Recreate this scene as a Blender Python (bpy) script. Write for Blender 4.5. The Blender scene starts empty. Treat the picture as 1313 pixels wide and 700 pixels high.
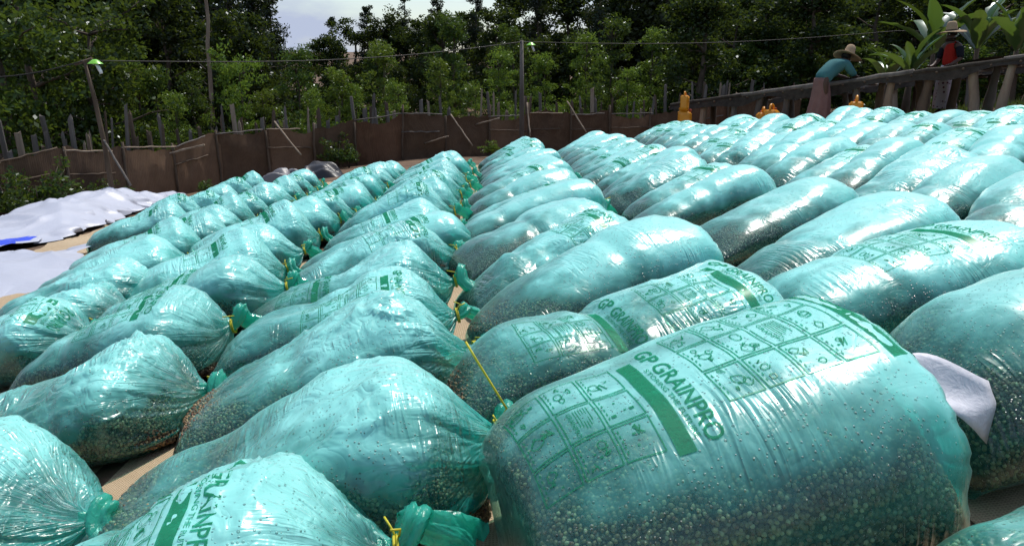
import bpy, bmesh, math, random
import numpy as np
from mathutils import Vector, Matrix, Quaternion

# ------------------------------------------------------------------ camera, sky, sun, exposure
sc = bpy.context.scene
C = sc.collection
R = math.radians
CAM_H, FPX = 1.08, 950.0
PITCH = math.atan(240 / FPX)
cam_d = bpy.data.cameras.new('camera'); cam = bpy.data.objects.new('camera', cam_d); C.objects.link(cam)
cam_d.sensor_width = 36; cam_d.lens = 36 * FPX / 1313; cam_d.clip_start = .05; cam_d.clip_end = 2000
cam.location = (0, 0, CAM_H); cam.rotation_euler = (R(90) - PITCH, 0, 0)
sc.camera = cam

SUN_EL, SUN_AZ = R(63), R(28)           # azimuth clockwise from +Y (straight ahead), sun ahead and to the right
world = bpy.data.worlds.new('World'); sc.world = world; world.use_nodes = True
nt = world.node_tree; nt.nodes.clear()
wo = nt.nodes.new('ShaderNodeOutputWorld'); bg = nt.nodes.new('ShaderNodeBackground')
sky = nt.nodes.new('ShaderNodeTexSky'); sky.sky_type = 'NISHITA'; sky.sun_disc = False
sky.sun_elevation = SUN_EL; sky.sun_rotation = SUN_AZ; sky.dust_density = 1.5; sky.air_density = 1.2
bg.inputs['Strength'].default_value = .14
# broken cloud over the blue, everywhere in the sky
tc = nt.nodes.new('ShaderNodeTexCoord'); mp = nt.nodes.new('ShaderNodeMapping'); mp.inputs['Scale'].default_value = (1, 1, 2.6)
cn = nt.nodes.new('ShaderNodeTexNoise'); cn.inputs['Scale'].default_value = 3.2; cn.inputs['Detail'].default_value = 7; cn.inputs['Roughness'].default_value = .58
cr = nt.nodes.new('ShaderNodeValToRGB'); cr.color_ramp.elements[0].position = .42; cr.color_ramp.elements[1].position = .62
cm = nt.nodes.new('ShaderNodeMixRGB'); cm.inputs['Color2'].default_value = (3.3, 3.75, 4.9, 1)
nt.links.new(tc.outputs['Generated'], mp.inputs['Vector']); nt.links.new(mp.outputs[0], cn.inputs['Vector'])
nt.links.new(cn.outputs['Fac'], cr.inputs['Fac']); nt.links.new(cr.outputs['Color'], cm.inputs['Fac'])
nt.links.new(sky.outputs[0], cm.inputs['Color1']); nt.links.new(cm.outputs[0], bg.inputs['Color']); nt.links.new(bg.outputs[0], wo.inputs['Surface'])

sd = bpy.data.lights.new('sun', 'SUN'); sun = bpy.data.objects.new('sun', sd); C.objects.link(sun)
sd.energy = 4.0; sd.angle = R(.53); sd.color = (1, .955, .88)
sv = Vector((math.sin(SUN_AZ) * math.cos(SUN_EL), math.cos(SUN_AZ) * math.cos(SUN_EL), math.sin(SUN_EL)))
sun.rotation_euler = (-sv).to_track_quat('-Z', 'Y').to_euler()
sc.view_settings.view_transform = 'Standard'; sc.view_settings.look = 'None'
sc.view_settings.exposure = .08; sc.view_settings.gamma = 1
sc.render.engine = 'CYCLES'
sc.cycles.transparent_max_bounces = 10; sc.cycles.max_bounces = 5; sc.cycles.diffuse_bounces = 3; sc.cycles.use_adaptive_sampling = True; sc.cycles.adaptive_threshold = .035; sc.cycles.sample_clamp_indirect = 6
sc.cycles.caustics_reflective = False; sc.cycles.caustics_refractive = False

rnd = random.Random(7)
# ------------------------------------------------------------------ terrain function
SX, SY = .114, -.029
def ss(a, b, v):
    t = np.clip((np.asarray(v, float) - a) / (b - a), 0, 1)
    return t * t * (3 - 2 * t)
def Gv(x, y):
    x = np.asarray(x, float); y = np.asarray(y, float)
    xc = np.clip(x, -14, 10); xc = np.where(x > 10, 10 + (x - 10) * .3, xc)
    yc = np.minimum(y, 27)
    dip = .75 * ss(15, 21, y) * ss(-4, 5, x)
    lum = .012 * np.sin(x * 1.9 + y * .7) * np.sin(y * 1.3 - x * .6)
    return SX * xc + SY * yc - dip + lum * ss(15, 17, y) + .05 * np.maximum(y - 27, 0)
def G(x, y): return float(Gv(x, y))
PN = Vector((-SX, -SY, 1)).normalized()
def ray(px, py):
    d = Vector(((px - 656.5) / FPX, 1, -(py - 350) / FPX)); c, s = math.cos(PITCH), math.sin(PITCH)
    return Vector((d.x, d.y * c + d.z * s, -d.y * s + d.z * c))
def at(px, py, Y):                       # the point on that pixel's ray at depth Y (metres ahead)
    d = ray(px, py); d = d * (Y / d.y); return Vector((d.x, d.y, d.z + CAM_H))

# ------------------------------------------------------------------ material helpers
MATS = {}
class NT:
    def __init__(s, name):
        s.m = bpy.data.materials.new(name); s.m.use_nodes = True; s.t = s.m.node_tree; s.t.nodes.clear()
        s.out = s.n('ShaderNodeOutputMaterial'); MATS[name] = s.m
    def n(s, typ, ins=None, **kw):
        nd = s.t.nodes.new(typ)
        for k, v in kw.items(): setattr(nd, k, v)
        for k, v in (ins or {}).items():
            if isinstance(v, bpy.types.NodeSocket): s.t.links.new(v, nd.inputs[k])
            else: nd.inputs[k].default_value = v
        return nd
    def obj(s): return s.n('ShaderNodeTexCoord').outputs['Object']
    def noise(s, vec, scale, detail=3, rough=.5, dist=0):
        return s.n('ShaderNodeTexNoise', {'Vector': vec, 'Scale': scale, 'Detail': detail, 'Roughness': rough, 'Distortion': dist}).outputs['Fac']
    def ramp(s, fac, *stops):
        r = s.n('ShaderNodeValToRGB', {'Fac': fac}); e = r.color_ramp.elements
        while len(e) < len(stops): e.new(.5)
        for i, (p, c) in enumerate(stops):
            e[i].position = p; e[i].color = (c, c, c, 1) if isinstance(c, (int, float)) else (*c, 1)
        return r.outputs['Color']
    def math(s, op, a, b=0.0, clamp=False):
        return s.n('ShaderNodeMath', {0: a, 1: b}, operation=op, use_clamp=clamp).outputs[0]
    def mixc(s, f, a, b, mode='MIX'):
        return s.n('ShaderNodeMixRGB', {'Fac': f, 'Color1': a if isinstance(a, bpy.types.NodeSocket) else (*a, 1), 'Color2': b if isinstance(b, bpy.types.NodeSocket) else (*b, 1)}, blend_type=mode).outputs[0]
    def bump(s, h, strength=.5, dist=.01, normal=None):
        ins = {'Height': h, 'Strength': strength, 'Distance': dist}
        if normal is not None: ins['Normal'] = normal
        return s.n('ShaderNodeBump', ins).outputs[0]
    def mixs(s, f, a, b):
        return s.n('ShaderNodeMixShader', {0: f, 1: a, 2: b}).outputs[0]
    def schlick(s, nrm, f0=.045, k=.75):
        lw = s.n('ShaderNodeLayerWeight', {'Blend': .5, 'Normal': nrm}).outputs['Facing']
        return s.math('ADD', f0, s.math('MULTIPLY', s.math('POWER', lw, 4.), k), True)
    def end(s, sh): s.t.links.new(sh, s.out.inputs['Surface']); return s.m
    def pbr(s, col, rough=.8, normal=None, spec=.3, **kw):
        ins = {'Base Color': col if isinstance(col, bpy.types.NodeSocket) else (*col, 1), 'Roughness': rough, 'Specular IOR Level': spec}
        if normal is not None: ins['Normal'] = normal
        ins.update(kw)
        return s.n('ShaderNodeBsdfPrincipled', ins).outputs[0]

def two_tone(name, c1, c2, scale, rough=.85, bstr=.5, bdist=.01, bscale=None, stretch=(1, 1, 1), detail=5):
    m = NT(name); v = m.n('ShaderNodeMapping', {'Vector': m.obj(), 'Scale': stretch}).outputs[0]
    n = m.noise(v, scale, detail, .6); b = m.noise(v, bscale or scale * 3, 5, .65)
    return m.end(m.pbr(m.mixc(m.ramp(n, (.3, 0.), (.7, 1.)), c1, c2), rough, m.bump(b, bstr, bdist)))

def make_film():
    m = NT('film'); o = m.obj()
    oi = m.n('ShaderNodeObjectInfo').outputs['Random']
    off = m.n('ShaderNodeVectorMath', {0: o, 1: m.n('ShaderNodeCombineXYZ', {0: m.math('MULTIPLY', oi, 37.), 1: m.math('MULTIPLY', oi, 11.), 2: 0.}).outputs[0]}, operation='ADD').outputs[0]
    zz = m.n('ShaderNodeSeparateXYZ', {0: o}).outputs[2]
    xx = m.n('ShaderNodeSeparateXYZ', {0: o}).outputs[0]
    slack = m.n('ShaderNodeAttribute', attribute_type='OBJECT', attribute_name='slack').outputs['Fac']
    # patchy condensation; also paints in pale sunlit tops over darker sides, by height
    patch = m.noise(off, 4.2, 3, .62)
    lvl = m.math('ADD', m.math('MULTIPLY', zz, 3.0), m.math('MULTIPLY', patch, 1.0))
    dry = m.n('ShaderNodeAttribute', attribute_type='OBJECT', attribute_name='dry').outputs['Fac']
    fog_toplight = m.ramp(m.math('SUBTRACT', m.math('SUBTRACT', lvl, .63), dry), (.38, 0.), (.86, 1.))
    gath = m.ramp(m.math('ADD', m.math('MULTIPLY', xx, 1.), m.math('MULTIPLY', m.noise(off, 9, 3), .14)), (.40, 0.), (.60, 1.))
    vo = m.n('ShaderNodeTexVoronoi', {'Vector': off, 'Scale': 116., 'Randomness': 1.0})
    cr_ = m.n('ShaderNodeSeparateColor', {0: vo.outputs['Color']}).outputs[0]
    d1 = m.math('MULTIPLY', m.math('SUBTRACT', m.math('MULTIPLY', m.math('POWER', cr_, 1.6), .40), vo.outputs['Distance']), 9., True)
    dmask = m.ramp(m.noise(off, 6.5, 3), (.36, .35), (.58, 1.))
    dr = m.math('MULTIPLY', d1, dmask)
    # folds of film across the bag, slack puckers
    wmask = m.ramp(m.noise(off, 3.4, 3), (.52, 0.), (.66, 1.))
    wd = m.n('ShaderNodeMapping', {'Vector': off, 'Scale': (1, .10, .10)}).outputs[0]
    wr = m.noise(wd, 42, 1, .45, .5)
    wr = m.math('SUBTRACT', 1., m.math('ABSOLUTE', m.math('MULTIPLY', m.math('SUBTRACT', wr, .5), 5.)), True)
    wr = m.math('MULTIPLY', wr, wmask)
    pk = m.noise(off, 11, 2, .5, 1.0)
    pk = m.math('ABSOLUTE', m.math('SUBTRACT', pk, .5))
    yy = m.n('ShaderNodeSeparateXYZ', {0: o}).outputs[1]
    ang = m.math('ARCTAN2', yy, m.math('SUBTRACT', zz, .16))
    pv = m.n('ShaderNodeCombineXYZ', {0: m.math('MULTIPLY', ang, 5.5), 1: m.math('MULTIPLY', xx, 3.2), 2: m.math('MULTIPLY', oi, 50.)}).outputs[0]
    pl = m.math('ABSOLUTE', m.math('SUBTRACT', m.noise(pv, 1.6, 2, .6, .7), .5))
    pmask = m.math('MULTIPLY', m.ramp(m.math('ADD', xx, m.math('MULTIPLY', patch, .5)), (.42, 0.), (.78, 1.)), m.math('ADD', .3, slack))
    pk = m.math('ADD', pk, m.math('MULTIPLY', m.math('MULTIPLY', pl, pmask), 1.45))
    h = m.math('ADD', m.math('MULTIPLY', wr, m.math('ADD', .22, m.math('MULTIPLY', slack, .35))), m.math('ADD', m.math('MULTIPLY', pk, m.math('ADD', .15, slack)), m.math('MULTIPLY', dr, .26)))
    nrm = m.bump(h, .85, .015)
    dcol = m.mixc(fog_toplight, (.04, .64, .58), (.32, .86, .81))
    dif = m.n('ShaderNodeBsdfDiffuse', {'Color': dcol, 'Normal': nrm}).outputs[0]
    trl = m.n('ShaderNodeBsdfTranslucent', {'Color': (.05, .78, .68, 1), 'Normal': nrm}).outputs[0]
    scat = m.mixs(m.math('SUBTRACT', .58, m.math('MULTIPLY', fog_toplight, .38)), dif, trl)
    clear = m.n('ShaderNodeBsdfTransparent', {'Color': (.68, .97, .94, 1)}).outputs[0]
    op = m.math('ADD', m.math('MAXIMUM', m.math('MULTIPLY', fog_toplight, .74), m.math('MULTIPLY', gath, .60)), .17)
    op = m.math('ADD', op, m.math('MULTIPLY', m.math('SUBTRACT', oi, .5), .16))
    op = m.math('MULTIPLY', op, m.math('SUBTRACT', 1., m.math('MULTIPLY', dr, .5)), True)
    base = m.mixs(op, clear, scat)
    gl = m.n('ShaderNodeBsdfGlossy', {'Color': (1, 1, 1, 1), 'Roughness': .29, 'Normal': nrm}).outputs[0]
    return m.end(m.mixs(m.schlick(nrm, .048, .6), base, gl))
def make_neckfilm():
    m = NT('neck_film'); o = m.obj()
    nrm = m.bump(m.noise(o, 55, 4, .6, .6), .6, .008)
    dif = m.n('ShaderNodeBsdfDiffuse', {'Color': (.05, .56, .44, 1), 'Normal': nrm}).outputs[0]
    trl = m.n('ShaderNodeBsdfTranslucent', {'Color': (.05, .72, .52, 1), 'Normal': nrm}).outputs[0]
    tr = m.n('ShaderNodeBsdfTransparent', {'Color': (.3, .9, .78, 1)}).outputs[0]
    b = m.mixs(.72, tr, m.mixs(.45, dif, trl))
    gl = m.n('ShaderNodeBsdfGlossy', {'Roughness': .16, 'Normal': nrm}).outputs[0]
    return m.end(m.mixs(m.schlick(nrm), b, gl))
def make_beans():
    m = NT('bean_mass'); o = m.obj()
    v = m.n('ShaderNodeTexVoronoi', {'Vector': o, 'Scale': 88., 'Randomness': .85})
    c = m.n('ShaderNodeSeparateColor', {0: v.outputs['Color']}).outputs[0]
    col = m.ramp(c, (0., (.04, .03, .022)), (.35, (.12, .085, .055)), (.6, (.21, .155, .095)), (.78, (.12, .06, .045)), (1., (.30, .24, .155)))
    edge = m.ramp(v.outputs['Distance'], (.35, 1.), (.62, .25))
    nrm = m.bump(m.math('SUBTRACT', 1., v.outputs['Distance']), 1., .006)
    return m.end(m.pbr(m.mixc(1., col, edge, 'MULTIPLY'), .55, nrm, .35))
def make_bead():
    m = NT('bead'); r = m.n('ShaderNodeObjectInfo').outputs['Random']
    col = m.ramp(r, (0., (.05, .034, .022)), (.3, (.16, .10, .055)), (.55, (.29, .19, .095)), (.72, (.19, .065, .042)), (.85, (.36, .25, .125)), (1., (.50, .38, .22)))
    return m.end(m.pbr(col, .5, None, .4))
def make_ink():
    m = NT('ink'); o = m.obj()
    d = m.n('ShaderNodeBsdfDiffuse', {'Color': (.008, .21, .10, 1)}).outputs[0]
    g = m.n('ShaderNodeBsdfTransparent', {'Color': (.25, .8, .6, 1)}).outputs[0]
    gl = m.n('ShaderNodeBsdfGlossy', {'Roughness': .25}).outputs[0]
    w = m.ramp(m.noise(o, 60, 4, .65), (.3, .25), (.55, .75))
    return m.end(m.mixs(.05, m.mixs(w, g, d), gl))
def make_burlap(name, c1, c2, weave=260., holes=.0):
    m = NT(name); o = m.obj()
    wx = m.n('ShaderNodeTexWave', {'Vector': o, 'Scale': weave / 6.283 * 1., 'Distortion': 1.2, 'Detail': 1.}, bands_direction='X').outputs['Fac']
    wy = m.n('ShaderNodeTexWave', {'Vector': o, 'Scale': weave / 6.283 * 1., 'Distortion': 1.2, 'Detail': 1.}, bands_direction='Y').outputs['Fac']
    w = m.math('MAXIMUM', wx, wy)
    n = m.noise(o, 2.2, 6, .65); th = m.noise(m.n('ShaderNodeMapping', {'Vector': o, 'Scale': (1, 25, 25)}).outputs[0], 9, 3)
    col = m.mixc(m.ramp(n, (.3, 0.), (.7, 1.)), c1, c2)
    col = m.mixc(m.math('MULTIPLY', m.math('SUBTRACT', 1., w), .55), col, tuple(k * .35 for k in c1))
    col = m.mixc(m.math('MULTIPLY', th, .3), col, tuple(min(1, k * 1.3) for k in c2))
    return m.end(m.pbr(col, .95, m.bump(w, .7, .004), .1))
def make_leaf(name, c1, c2, gloss=.06, trans=.35):
    m = NT(name); g = m.n('ShaderNodeNewGeometry').outputs['Random Per Island']
    col = m.mixc(g, c1, c2); oi = m.n('ShaderNodeObjectInfo').outputs['Random']
    col = m.n('ShaderNodeHueSaturation', {'Color': col, 'Value': m.math('ADD', .75, m.math('MULTIPLY', oi, .5)), 'Hue': m.math('ADD', .485, m.math('MULTIPLY', oi, .03))}).outputs[0]
    d = m.n('ShaderNodeBsdfDiffuse', {'Color': col}).outputs[0]
    t = m.n('ShaderNodeBsdfTranslucent', {'Color': m.mixc(.5, col, (.16, .22, .02))}).outputs[0]
    gl = m.n('ShaderNodeBsdfGlossy', {'Roughness': .32, 'Color': (.9, .95, 1, 1)}).outputs[0]
    return m.end(m.mixs(gloss, m.mixs(trans, d, t), gl))
def plain(name, col, rough=.6, spec=.3, nscale=25, amt=.25, bdist=.004):
    m = NT(name); o = m.obj(); n = m.noise(o, nscale, 5, .6)
    c = m.mixc(m.math('MULTIPLY', n, amt * 2), col, tuple(k * .45 for k in col))
    return m.end(m.pbr(c, rough, m.bump(n, .3, bdist), spec))

make_film(); make_neckfilm(); make_beans(); make_bead(); make_ink()
make_burlap('burlap', (.38, .28, .175), (.52, .41, .28), 210.)
make_burlap('fence_burlap', (.068, .042, .028), (.125, .08, .052), 120.)
make_burlap('fence_burlap_pale', (.11, .068, .044), (.19, .12, .076), 120.)
make_burlap('fence_burlap_red', (.09, .048, .03), (.15, .085, .052), 120.)
two_tone('soil', (.085, .052, .032), (.17, .11, .07), 1.4, .95, .8, .03, 9)
two_tone('bark', (.05, .038, .028), (.11, .085, .065), 4, .95, .9, .02, 14, (1, 1, .25))
two_tone('pole_wood', (.055, .037, .024), (.12, .085, .06), 6, .85, .6, .006, 22, (1, 1, .2))
two_tone('pale_wood', (.16, .115, .08), (.30, .24, .18), 6, .85, .6, .006, 22, (1, 1, .2))
two_tone('weathered_wood', (.07, .06, .052), (.17, .15, .135), 5, .9, .7, .006, 20, (1, 1, .15))
two_tone('dark_mat', (.02, .015, .012), (.05, .04, .03), 9, .95, .8, .01, 40)
def make_tarp(name, c, blue=False, tr=.1):
    m = NT(name); o = m.obj(); n = m.noise(o, 1.7, 4); f = m.noise(o, 26, 5, .6, .5)
    col = m.mixc(m.math('MULTIPLY', n, .35), c, tuple(k * .8 for k in c))
    return m.end(m.pbr(col, .42, m.bump(f, .25, .02), .45))
make_tarp('white_tarp', (.43, .45, .53)); make_tarp('blue_tarp', (.03, .07, .62)); make_tarp('grey_tarp', (.15, .145, .155)); make_tarp('black_tarp', (.02, .02, .024))
make_tarp('paper', (.62, .62, .68))
plain('yellow_tie', (.62, .55, .04), .5); plain('jerry_yellow', (.70, .27, .012), .42, .5, 6, .2); plain('jerry_cap', (.35, .05, .02), .5)
plain('skin', (.075, .038, .024), .55, .35); plain('teal_cloth', (.06, .17, .18), .9, .1, 12, .3, .01); plain('pink_cloth', (.22, .125, .115), .9, .1, 9, .35, .01)
plain('red_cloth', (.35, .022, .014), .9, .1, 12, .3, .01); plain('dark_cloth', (.015, .015, .02), .9, .1, 12, .3)
plain('straw', (.40, .29, .185), .9, .15, 60, .35, .004); plain('hair', (.008, .007, .006), .7); plain('wire', (.02, .018, .016), .6)
plain('green_shade', (.22, .60, .05), .35, .5); plain('white_tube', (.75, .76, .78), .4)
def make_print_cloth():
    m = NT('patterned_cloth'); o = m.obj(); v = m.n('ShaderNodeTexVoronoi', {'Vector': o, 'Scale': 13.}).outputs['Distance']
    return m.end(m.pbr(m.mixc(m.ramp(v, (.25, 0.), (.33, 1.)), (.10, .03, .05), (.42, .36, .40)), .9))
make_print_cloth()
make_leaf('leaf_dark', (.010, .022, .007), (.030, .050, .014), .015, .28)
make_leaf('leaf_mid', (.020, .050, .010), (.055, .095, .018), .02, .38)
make_leaf('leaf_light', (.07, .14, .02), (.16, .23, .03), .02, .46)
make_leaf('leaf_olive', (.022, .032, .012), (.045, .055, .02), .015, .3)
make_leaf('leaf_conifer', (.007, .014, .007), (.016, .028, .012), .03, .15)
make_leaf('leaf_banana', (.025, .075, .014), (.045, .11, .02), .10, .35)
make_leaf('grass_blade', (.03, .06, .012), (.08, .11, .03), .03, .3)

# ------------------------------------------------------------------ object helpers
def mesh(name, V, F, mat, smooth=True):
    me = bpy.data.meshes.new(name); me.from_pydata([tuple(map(float, v)) for v in V], [], [tuple(int(i) for i in f) for f in F])
    if mat: me.materials.append(MATS[mat])
    if smooth: me.polygons.foreach_set('use_smooth', [True] * len(me.polygons))
    me.update(); return me
def obj(name, me, parent=None, loc=None, kind=None):
    o = bpy.data.objects.new(name, me); C.objects.link(o)
    if parent: o.parent = parent
    if loc is not None: o.location = loc
    if kind: o['kind'] = kind
    return o
def tag(o, label, cat, group=None):
    o['label'] = label; o['category'] = cat
    if group: o['group'] = group
    return o
def empty(name, label, cat, loc=(0, 0, 0), group=None):
    o = bpy.data.objects.new(name, None); C.objects.link(o); o.location = loc; o.empty_display_size = .1
    return tag(o, label, cat, group)
class MB:
    def __init__(s): s.V = []; s.F = []
    def tube(s, pts, rad, n=8, cap=True):
        pts = [Vector(p) for p in pts]; k = len(pts)
        if isinstance(rad, (int, float)): rad = [rad] * k
        b = len(s.V); ref = None
        for i, p in enumerate(pts):
            d = (pts[min(i + 1, k - 1)] - pts[max(i - 1, 0)])
            d = d.normalized() if d.length > 1e-9 else Vector((0, 0, 1))
            if ref is None: ref = d.orthogonal().normalized()
            ref = (ref - d * ref.dot(d)); ref = ref.normalized() if ref.length > 1e-6 else d.orthogonal().normalized()
            q = d.cross(ref)
            for j in range(n):
                a = 2 * math.pi * j / n; s.V.append(p + (ref * math.cos(a) + q * math.sin(a)) * rad[i])
        for i in range(k - 1):
            for j in range(n):
                a, c = b + i * n + j, b + i * n + (j + 1) % n; s.F.append((a, c, c + n, a + n))
        if cap:
            s.F.append(tuple(b + j for j in reversed(range(n)))); s.F.append(tuple(b + (k - 1) * n + j for j in range(n)))
        return s
    def box(s, c, d, rot=None):
        b = len(s.V); c = Vector(c); M = rot or Matrix.Identity(3)
        for x in (-.5, .5):
            for y in (-.5, .5):
                for z in (-.5, .5): s.V.append(c + M @ Vector((x * d[0], y * d[1], z * d[2])))
        for f in ((0, 1, 3, 2), (4, 6, 7, 5), (0, 4, 5, 1), (2, 3, 7, 6), (0, 2, 6, 4), (1, 5, 7, 3)): s.F.append(tuple(b + i for i in f))
        return s
    def loft(s, rings, capa=True, capb=True):
        b = len(s.V); n = len(rings[0])
        for r in rings: s.V += [Vector(p) for p in r]
        for i in range(len(rings) - 1):
            for j in range(n):
                a, c = b + i * n + j, b + i * n + (j + 1) % n; s.F.append((a, c, c + n, a + n))
        if capa: s.F.append(tuple(b + j for j in reversed(range(n))))
        if capb: s.F.append(tuple(b + (len(rings) - 1) * n + j for j in range(n)))
        return s
    def build(s, name, mat, parent=None, smooth=True): return obj(name, mesh(name, s.V, s.F, mat, smooth), parent)
def wob_line(a, b, n, amp, r_):
    a, b = Vector(a), Vector(b); out = []
    for i in range(n + 1):
        t = i / n; k = math.sin(t * math.pi) ** .5 if 0 < t < 1 else 0
        out.append(a.lerp(b, t) + Vector((r_.uniform(-amp, amp), r_.uniform(-amp, amp), r_.uniform(-amp, amp))) * k)
    return out
def copy_tree(root, **kw):
    c = root.copy(); C.objects.link(c)
    for ch in root.children:
        d = ch.copy(); C.objects.link(d); d.parent = c
        for g in ch.children:
            e = g.copy(); C.objects.link(e); e.parent = d
    return c

# ------------------------------------------------------------------ the ground
def grid_mesh(name, xs, ys, fz, mat):
    X, Y = np.meshgrid(xs, ys); Z = fz(X, Y); nx, ny = len(xs), len(ys)
    V = np.stack([X, Y, Z], -1).reshape(-1, 3)
    F = [(j * nx + i, j * nx + i + 1, (j + 1) * nx + i + 1, (j + 1) * nx + i) for j in range(ny - 1) for i in range(nx - 1)]
    return mesh(name, V, F, mat)
gx = np.concatenate([np.linspace(-400, -40, 12), np.linspace(-36, 36, 110), np.linspace(40, 400, 12)])
gy = np.concatenate([np.linspace(-60, -4, 8), np.linspace(-3, 45, 100), np.linspace(50, 600, 18)])
obj('ground', grid_mesh('ground', gx, gy, Gv, 'soil'), kind='structure')

# ------------------------------------------------------------------ grain bags
class SinNoise:
    def __init__(s, seed, fmin, fmax, n=22):
        r = np.random.RandomState(seed); d = r.normal(size=(n, 3)); d /= np.linalg.norm(d, axis=1)[:, None]
        f = np.exp(r.uniform(np.log(fmin), np.log(fmax), n)); s.k = d * f[:, None] * 2 * np.pi; s.p = r.uniform(0, 6.283, n); s.a = (fmin / f) ** .6; s.a /= np.sqrt((s.a ** 2).sum() / 2)
    def __call__(s, P):
        return (np.sin(P @ s.k.T + s.p) * s.a).sum(-1)

class Bag:
    """a slumped sack lying along local +X, sealed end at -X, tied neck at +X, resting on z = 0"""
    def __init__(s, seed, L=1.12, W=.29, H=.42, air=1.0, tail=.14, taper=.52, crease=None):
        r = np.random.RandomState(seed); s.L, s.W, s.H, s.air, s.tail, s.taper = L, W, H, air, tail, taper
        s.n1 = SinNoise(seed * 7 + 1, 1.2, 3.2, 14); s.n2 = SinNoise(seed * 7 + 2, 4, 9); s.n3 = SinNoise(seed * 7 + 3, 9, 22); s.n4 = SinNoise(seed * 7 + 4, 2, 5, 12)
        s.ph = r.uniform(0, 6.28, 6); s.un = r.uniform(.80, .87) - .17 * min(1., max(0., air - .4)); s.zn = r.uniform(.12, .2); s.bend = r.uniform(-.05, .05); s.yn = r.uniform(-.06, .06)
        s.ridge = r.uniform(-.3, .3); s.npl = r.randint(8, 13); s.hump = r.uniform(-.12, .12) * min(1., air * .9); s.pinch = r.uniform(.3, .6); s.pamp = r.uniform(0, .05) if crease is None else crease
    def surf(s, u, th, beans=False):
        u = np.asarray(u, float); th = np.asarray(th, float)
        q = np.clip((u - s.un) / (1 - s.un), 0, 1)
        e = np.clip(u / .26, 0, 1); h0 = np.sqrt(np.clip(1 - (1 - e) ** 2, 0, 1))
        w0 = .80 + .20 * np.sqrt(np.clip(1 - (1 - np.clip(u / .12, 0, 1)) ** 2, 0, 1))
        Ht = s.H * (s.tail + (1 - s.tail) * h0) * (1.04 - s.taper * (1 - ss(-.1, .85, u))) * (1 + s.hump * np.sin(u * 6.3 + s.ph[0]))
        Wd = s.W * w0 * (.86 + .26 * ss(-.1, .85, u)) * (1 + .05 * np.sin(u * 5 + s.ph[1]))
        pin = 1 - s.pamp * np.exp(-((u - s.pinch) / .035) ** 2); Ht = Ht * pin; Wd = Wd * pin
        ex = .25 * min(1., max(0., s.air - .4)); g = .07 + .93 * np.clip(1 - q ** (2.1 - ex), 0, 1) ** (.62 + ex * 2.2)
        gh = .07 + .93 * np.clip(1 - q ** (2.3 - ex), 0, 1) ** (.55 + ex * 2.2)
        if beans:
            fall = 1 - .62 * ss(.72, .95, u); gh = gh * fall
        Wn, Hn = Wd * g, Ht * gh
        c, si = np.cos(th), np.sin(th)
        zc = Hn / 2; zc = zc + (s.zn - zc) * q ** 3 * (0 if beans else 1)
        # pleats run out of the neck
        pl = q * (np.cos(s.npl * th + s.ph[2]) * .5 + np.cos((s.npl * 2 + 3) * th + s.ph[3]) * .3 + np.cos((s.npl * 3 + 5) * th + s.ph[4] + 3 * u) * .25)
        k = 1 + (0 if beans else .13 + .10 * min(1., s.air)) * pl * (.35 + .65 * q)
        y = Wn * np.sign(c) * np.abs(c) ** .92 * k
        z = zc + Hn / 2 * np.where(si > 0, si ** .95 if False else np.abs(si) ** .97, -np.abs(si) ** .55) * np.where(si > 0, k, 1)
        y = y + s.ridge * .1 * np.clip(si, 0, 1) * g
        x = s.L * (u - .5) + .02 * np.sin(2 * th + s.ph[5]) * (1 - e)
        P = np.stack([x, y, z], -1)
        up = .35 + .65 * np.clip(si, 0, 1); body = np.clip(1 - q, 0, 1) ** .6
        tl = min(1., .35 + .65 * s.air); d = tl * (.014 * s.n1(P) * body + .0045 * s.n2(P) * body)
        if not beans:
            loose = s.air * np.clip(ss(.35, .9, u) * .9 + .55 * (s.n4(P) > .55), 0, 1.2) * (1 - .75 * q)
            cre = np.abs(s.n2(P * np.array([.7, 1.3, 1.3]))); d = d + loose * (.014 * (1 - np.clip(cre, 0, 1.)) + .0045 * (1 - np.clip(np.abs(s.n3(P)), 0, 1)))
        rad = np.stack([np.zeros_like(y), y / (Wn + .02), (z - zc) / (Hn / 2 + .02)], -1)
        rad /= np.linalg.norm(rad, axis=-1, keepdims=True) + 1e-6
        P = P + rad * (d * up)[..., None]
        P[..., 1] += s.bend * (u - .3) ** 2 * 1.2 + s.yn * q ** 2
        if beans:
            m = np.stack([x, s.bend * (u - .3) ** 2 * 1.2, Hn * .5], -1)
            P = m + (P - m) * np.array([1, .95, .935]); P[..., 2] = np.maximum(P[..., 2], .010)
        P[..., 2] = np.maximum(P[..., 2], 0.003)
        return P
    def grid(s, nu, nv, u0, u1, beans=False, capb=False):
        t = np.linspace(0, 1, nu); u = u0 + (u1 - u0) * (t * .55 + .45 * (1 - np.cos(np.pi * t)) / 2)
        th = np.linspace(0, 2 * np.pi, nv, endpoint=False) - np.pi / 2
        U, T = np.meshgrid(u, th, indexing='ij'); V = s.surf(U, T, beans).reshape(-1, 3)
        F = [(i * nv + j, i * nv + (j + 1) % nv, (i + 1) * nv + (j + 1) % nv, (i + 1) * nv + j) for i in range(nu - 1) for j in range(nv)]
        F.append(tuple(reversed(range(nv))))
        if capb: F.append(tuple((nu - 1) * nv + j for j in range(nv)))
        return V, F
    def neck_pt(s): return s.surf(np.array([1.]), np.array([[0.], [np.pi / 2], [np.pi], [-np.pi / 2]]).ravel()[:, None][:, 0]).mean(0)
    def on(s, S, T, lift):
        """flat print coordinates (metres from the middle along the bag, metres down from the ridge) to the surface"""
        u = S / s.L + .5; th = np.pi / 2 + T / .275; e = 1e-3
        P = s.surf(u, th); n = np.cross(s.surf(u, th + e) - P, s.surf(u + e, th) - P); n /= np.linalg.norm(n, axis=-1, keepdims=True) + 1e-12
        return P - n * lift if (n[..., 2].mean() < 0) else P + n * lift

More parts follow.
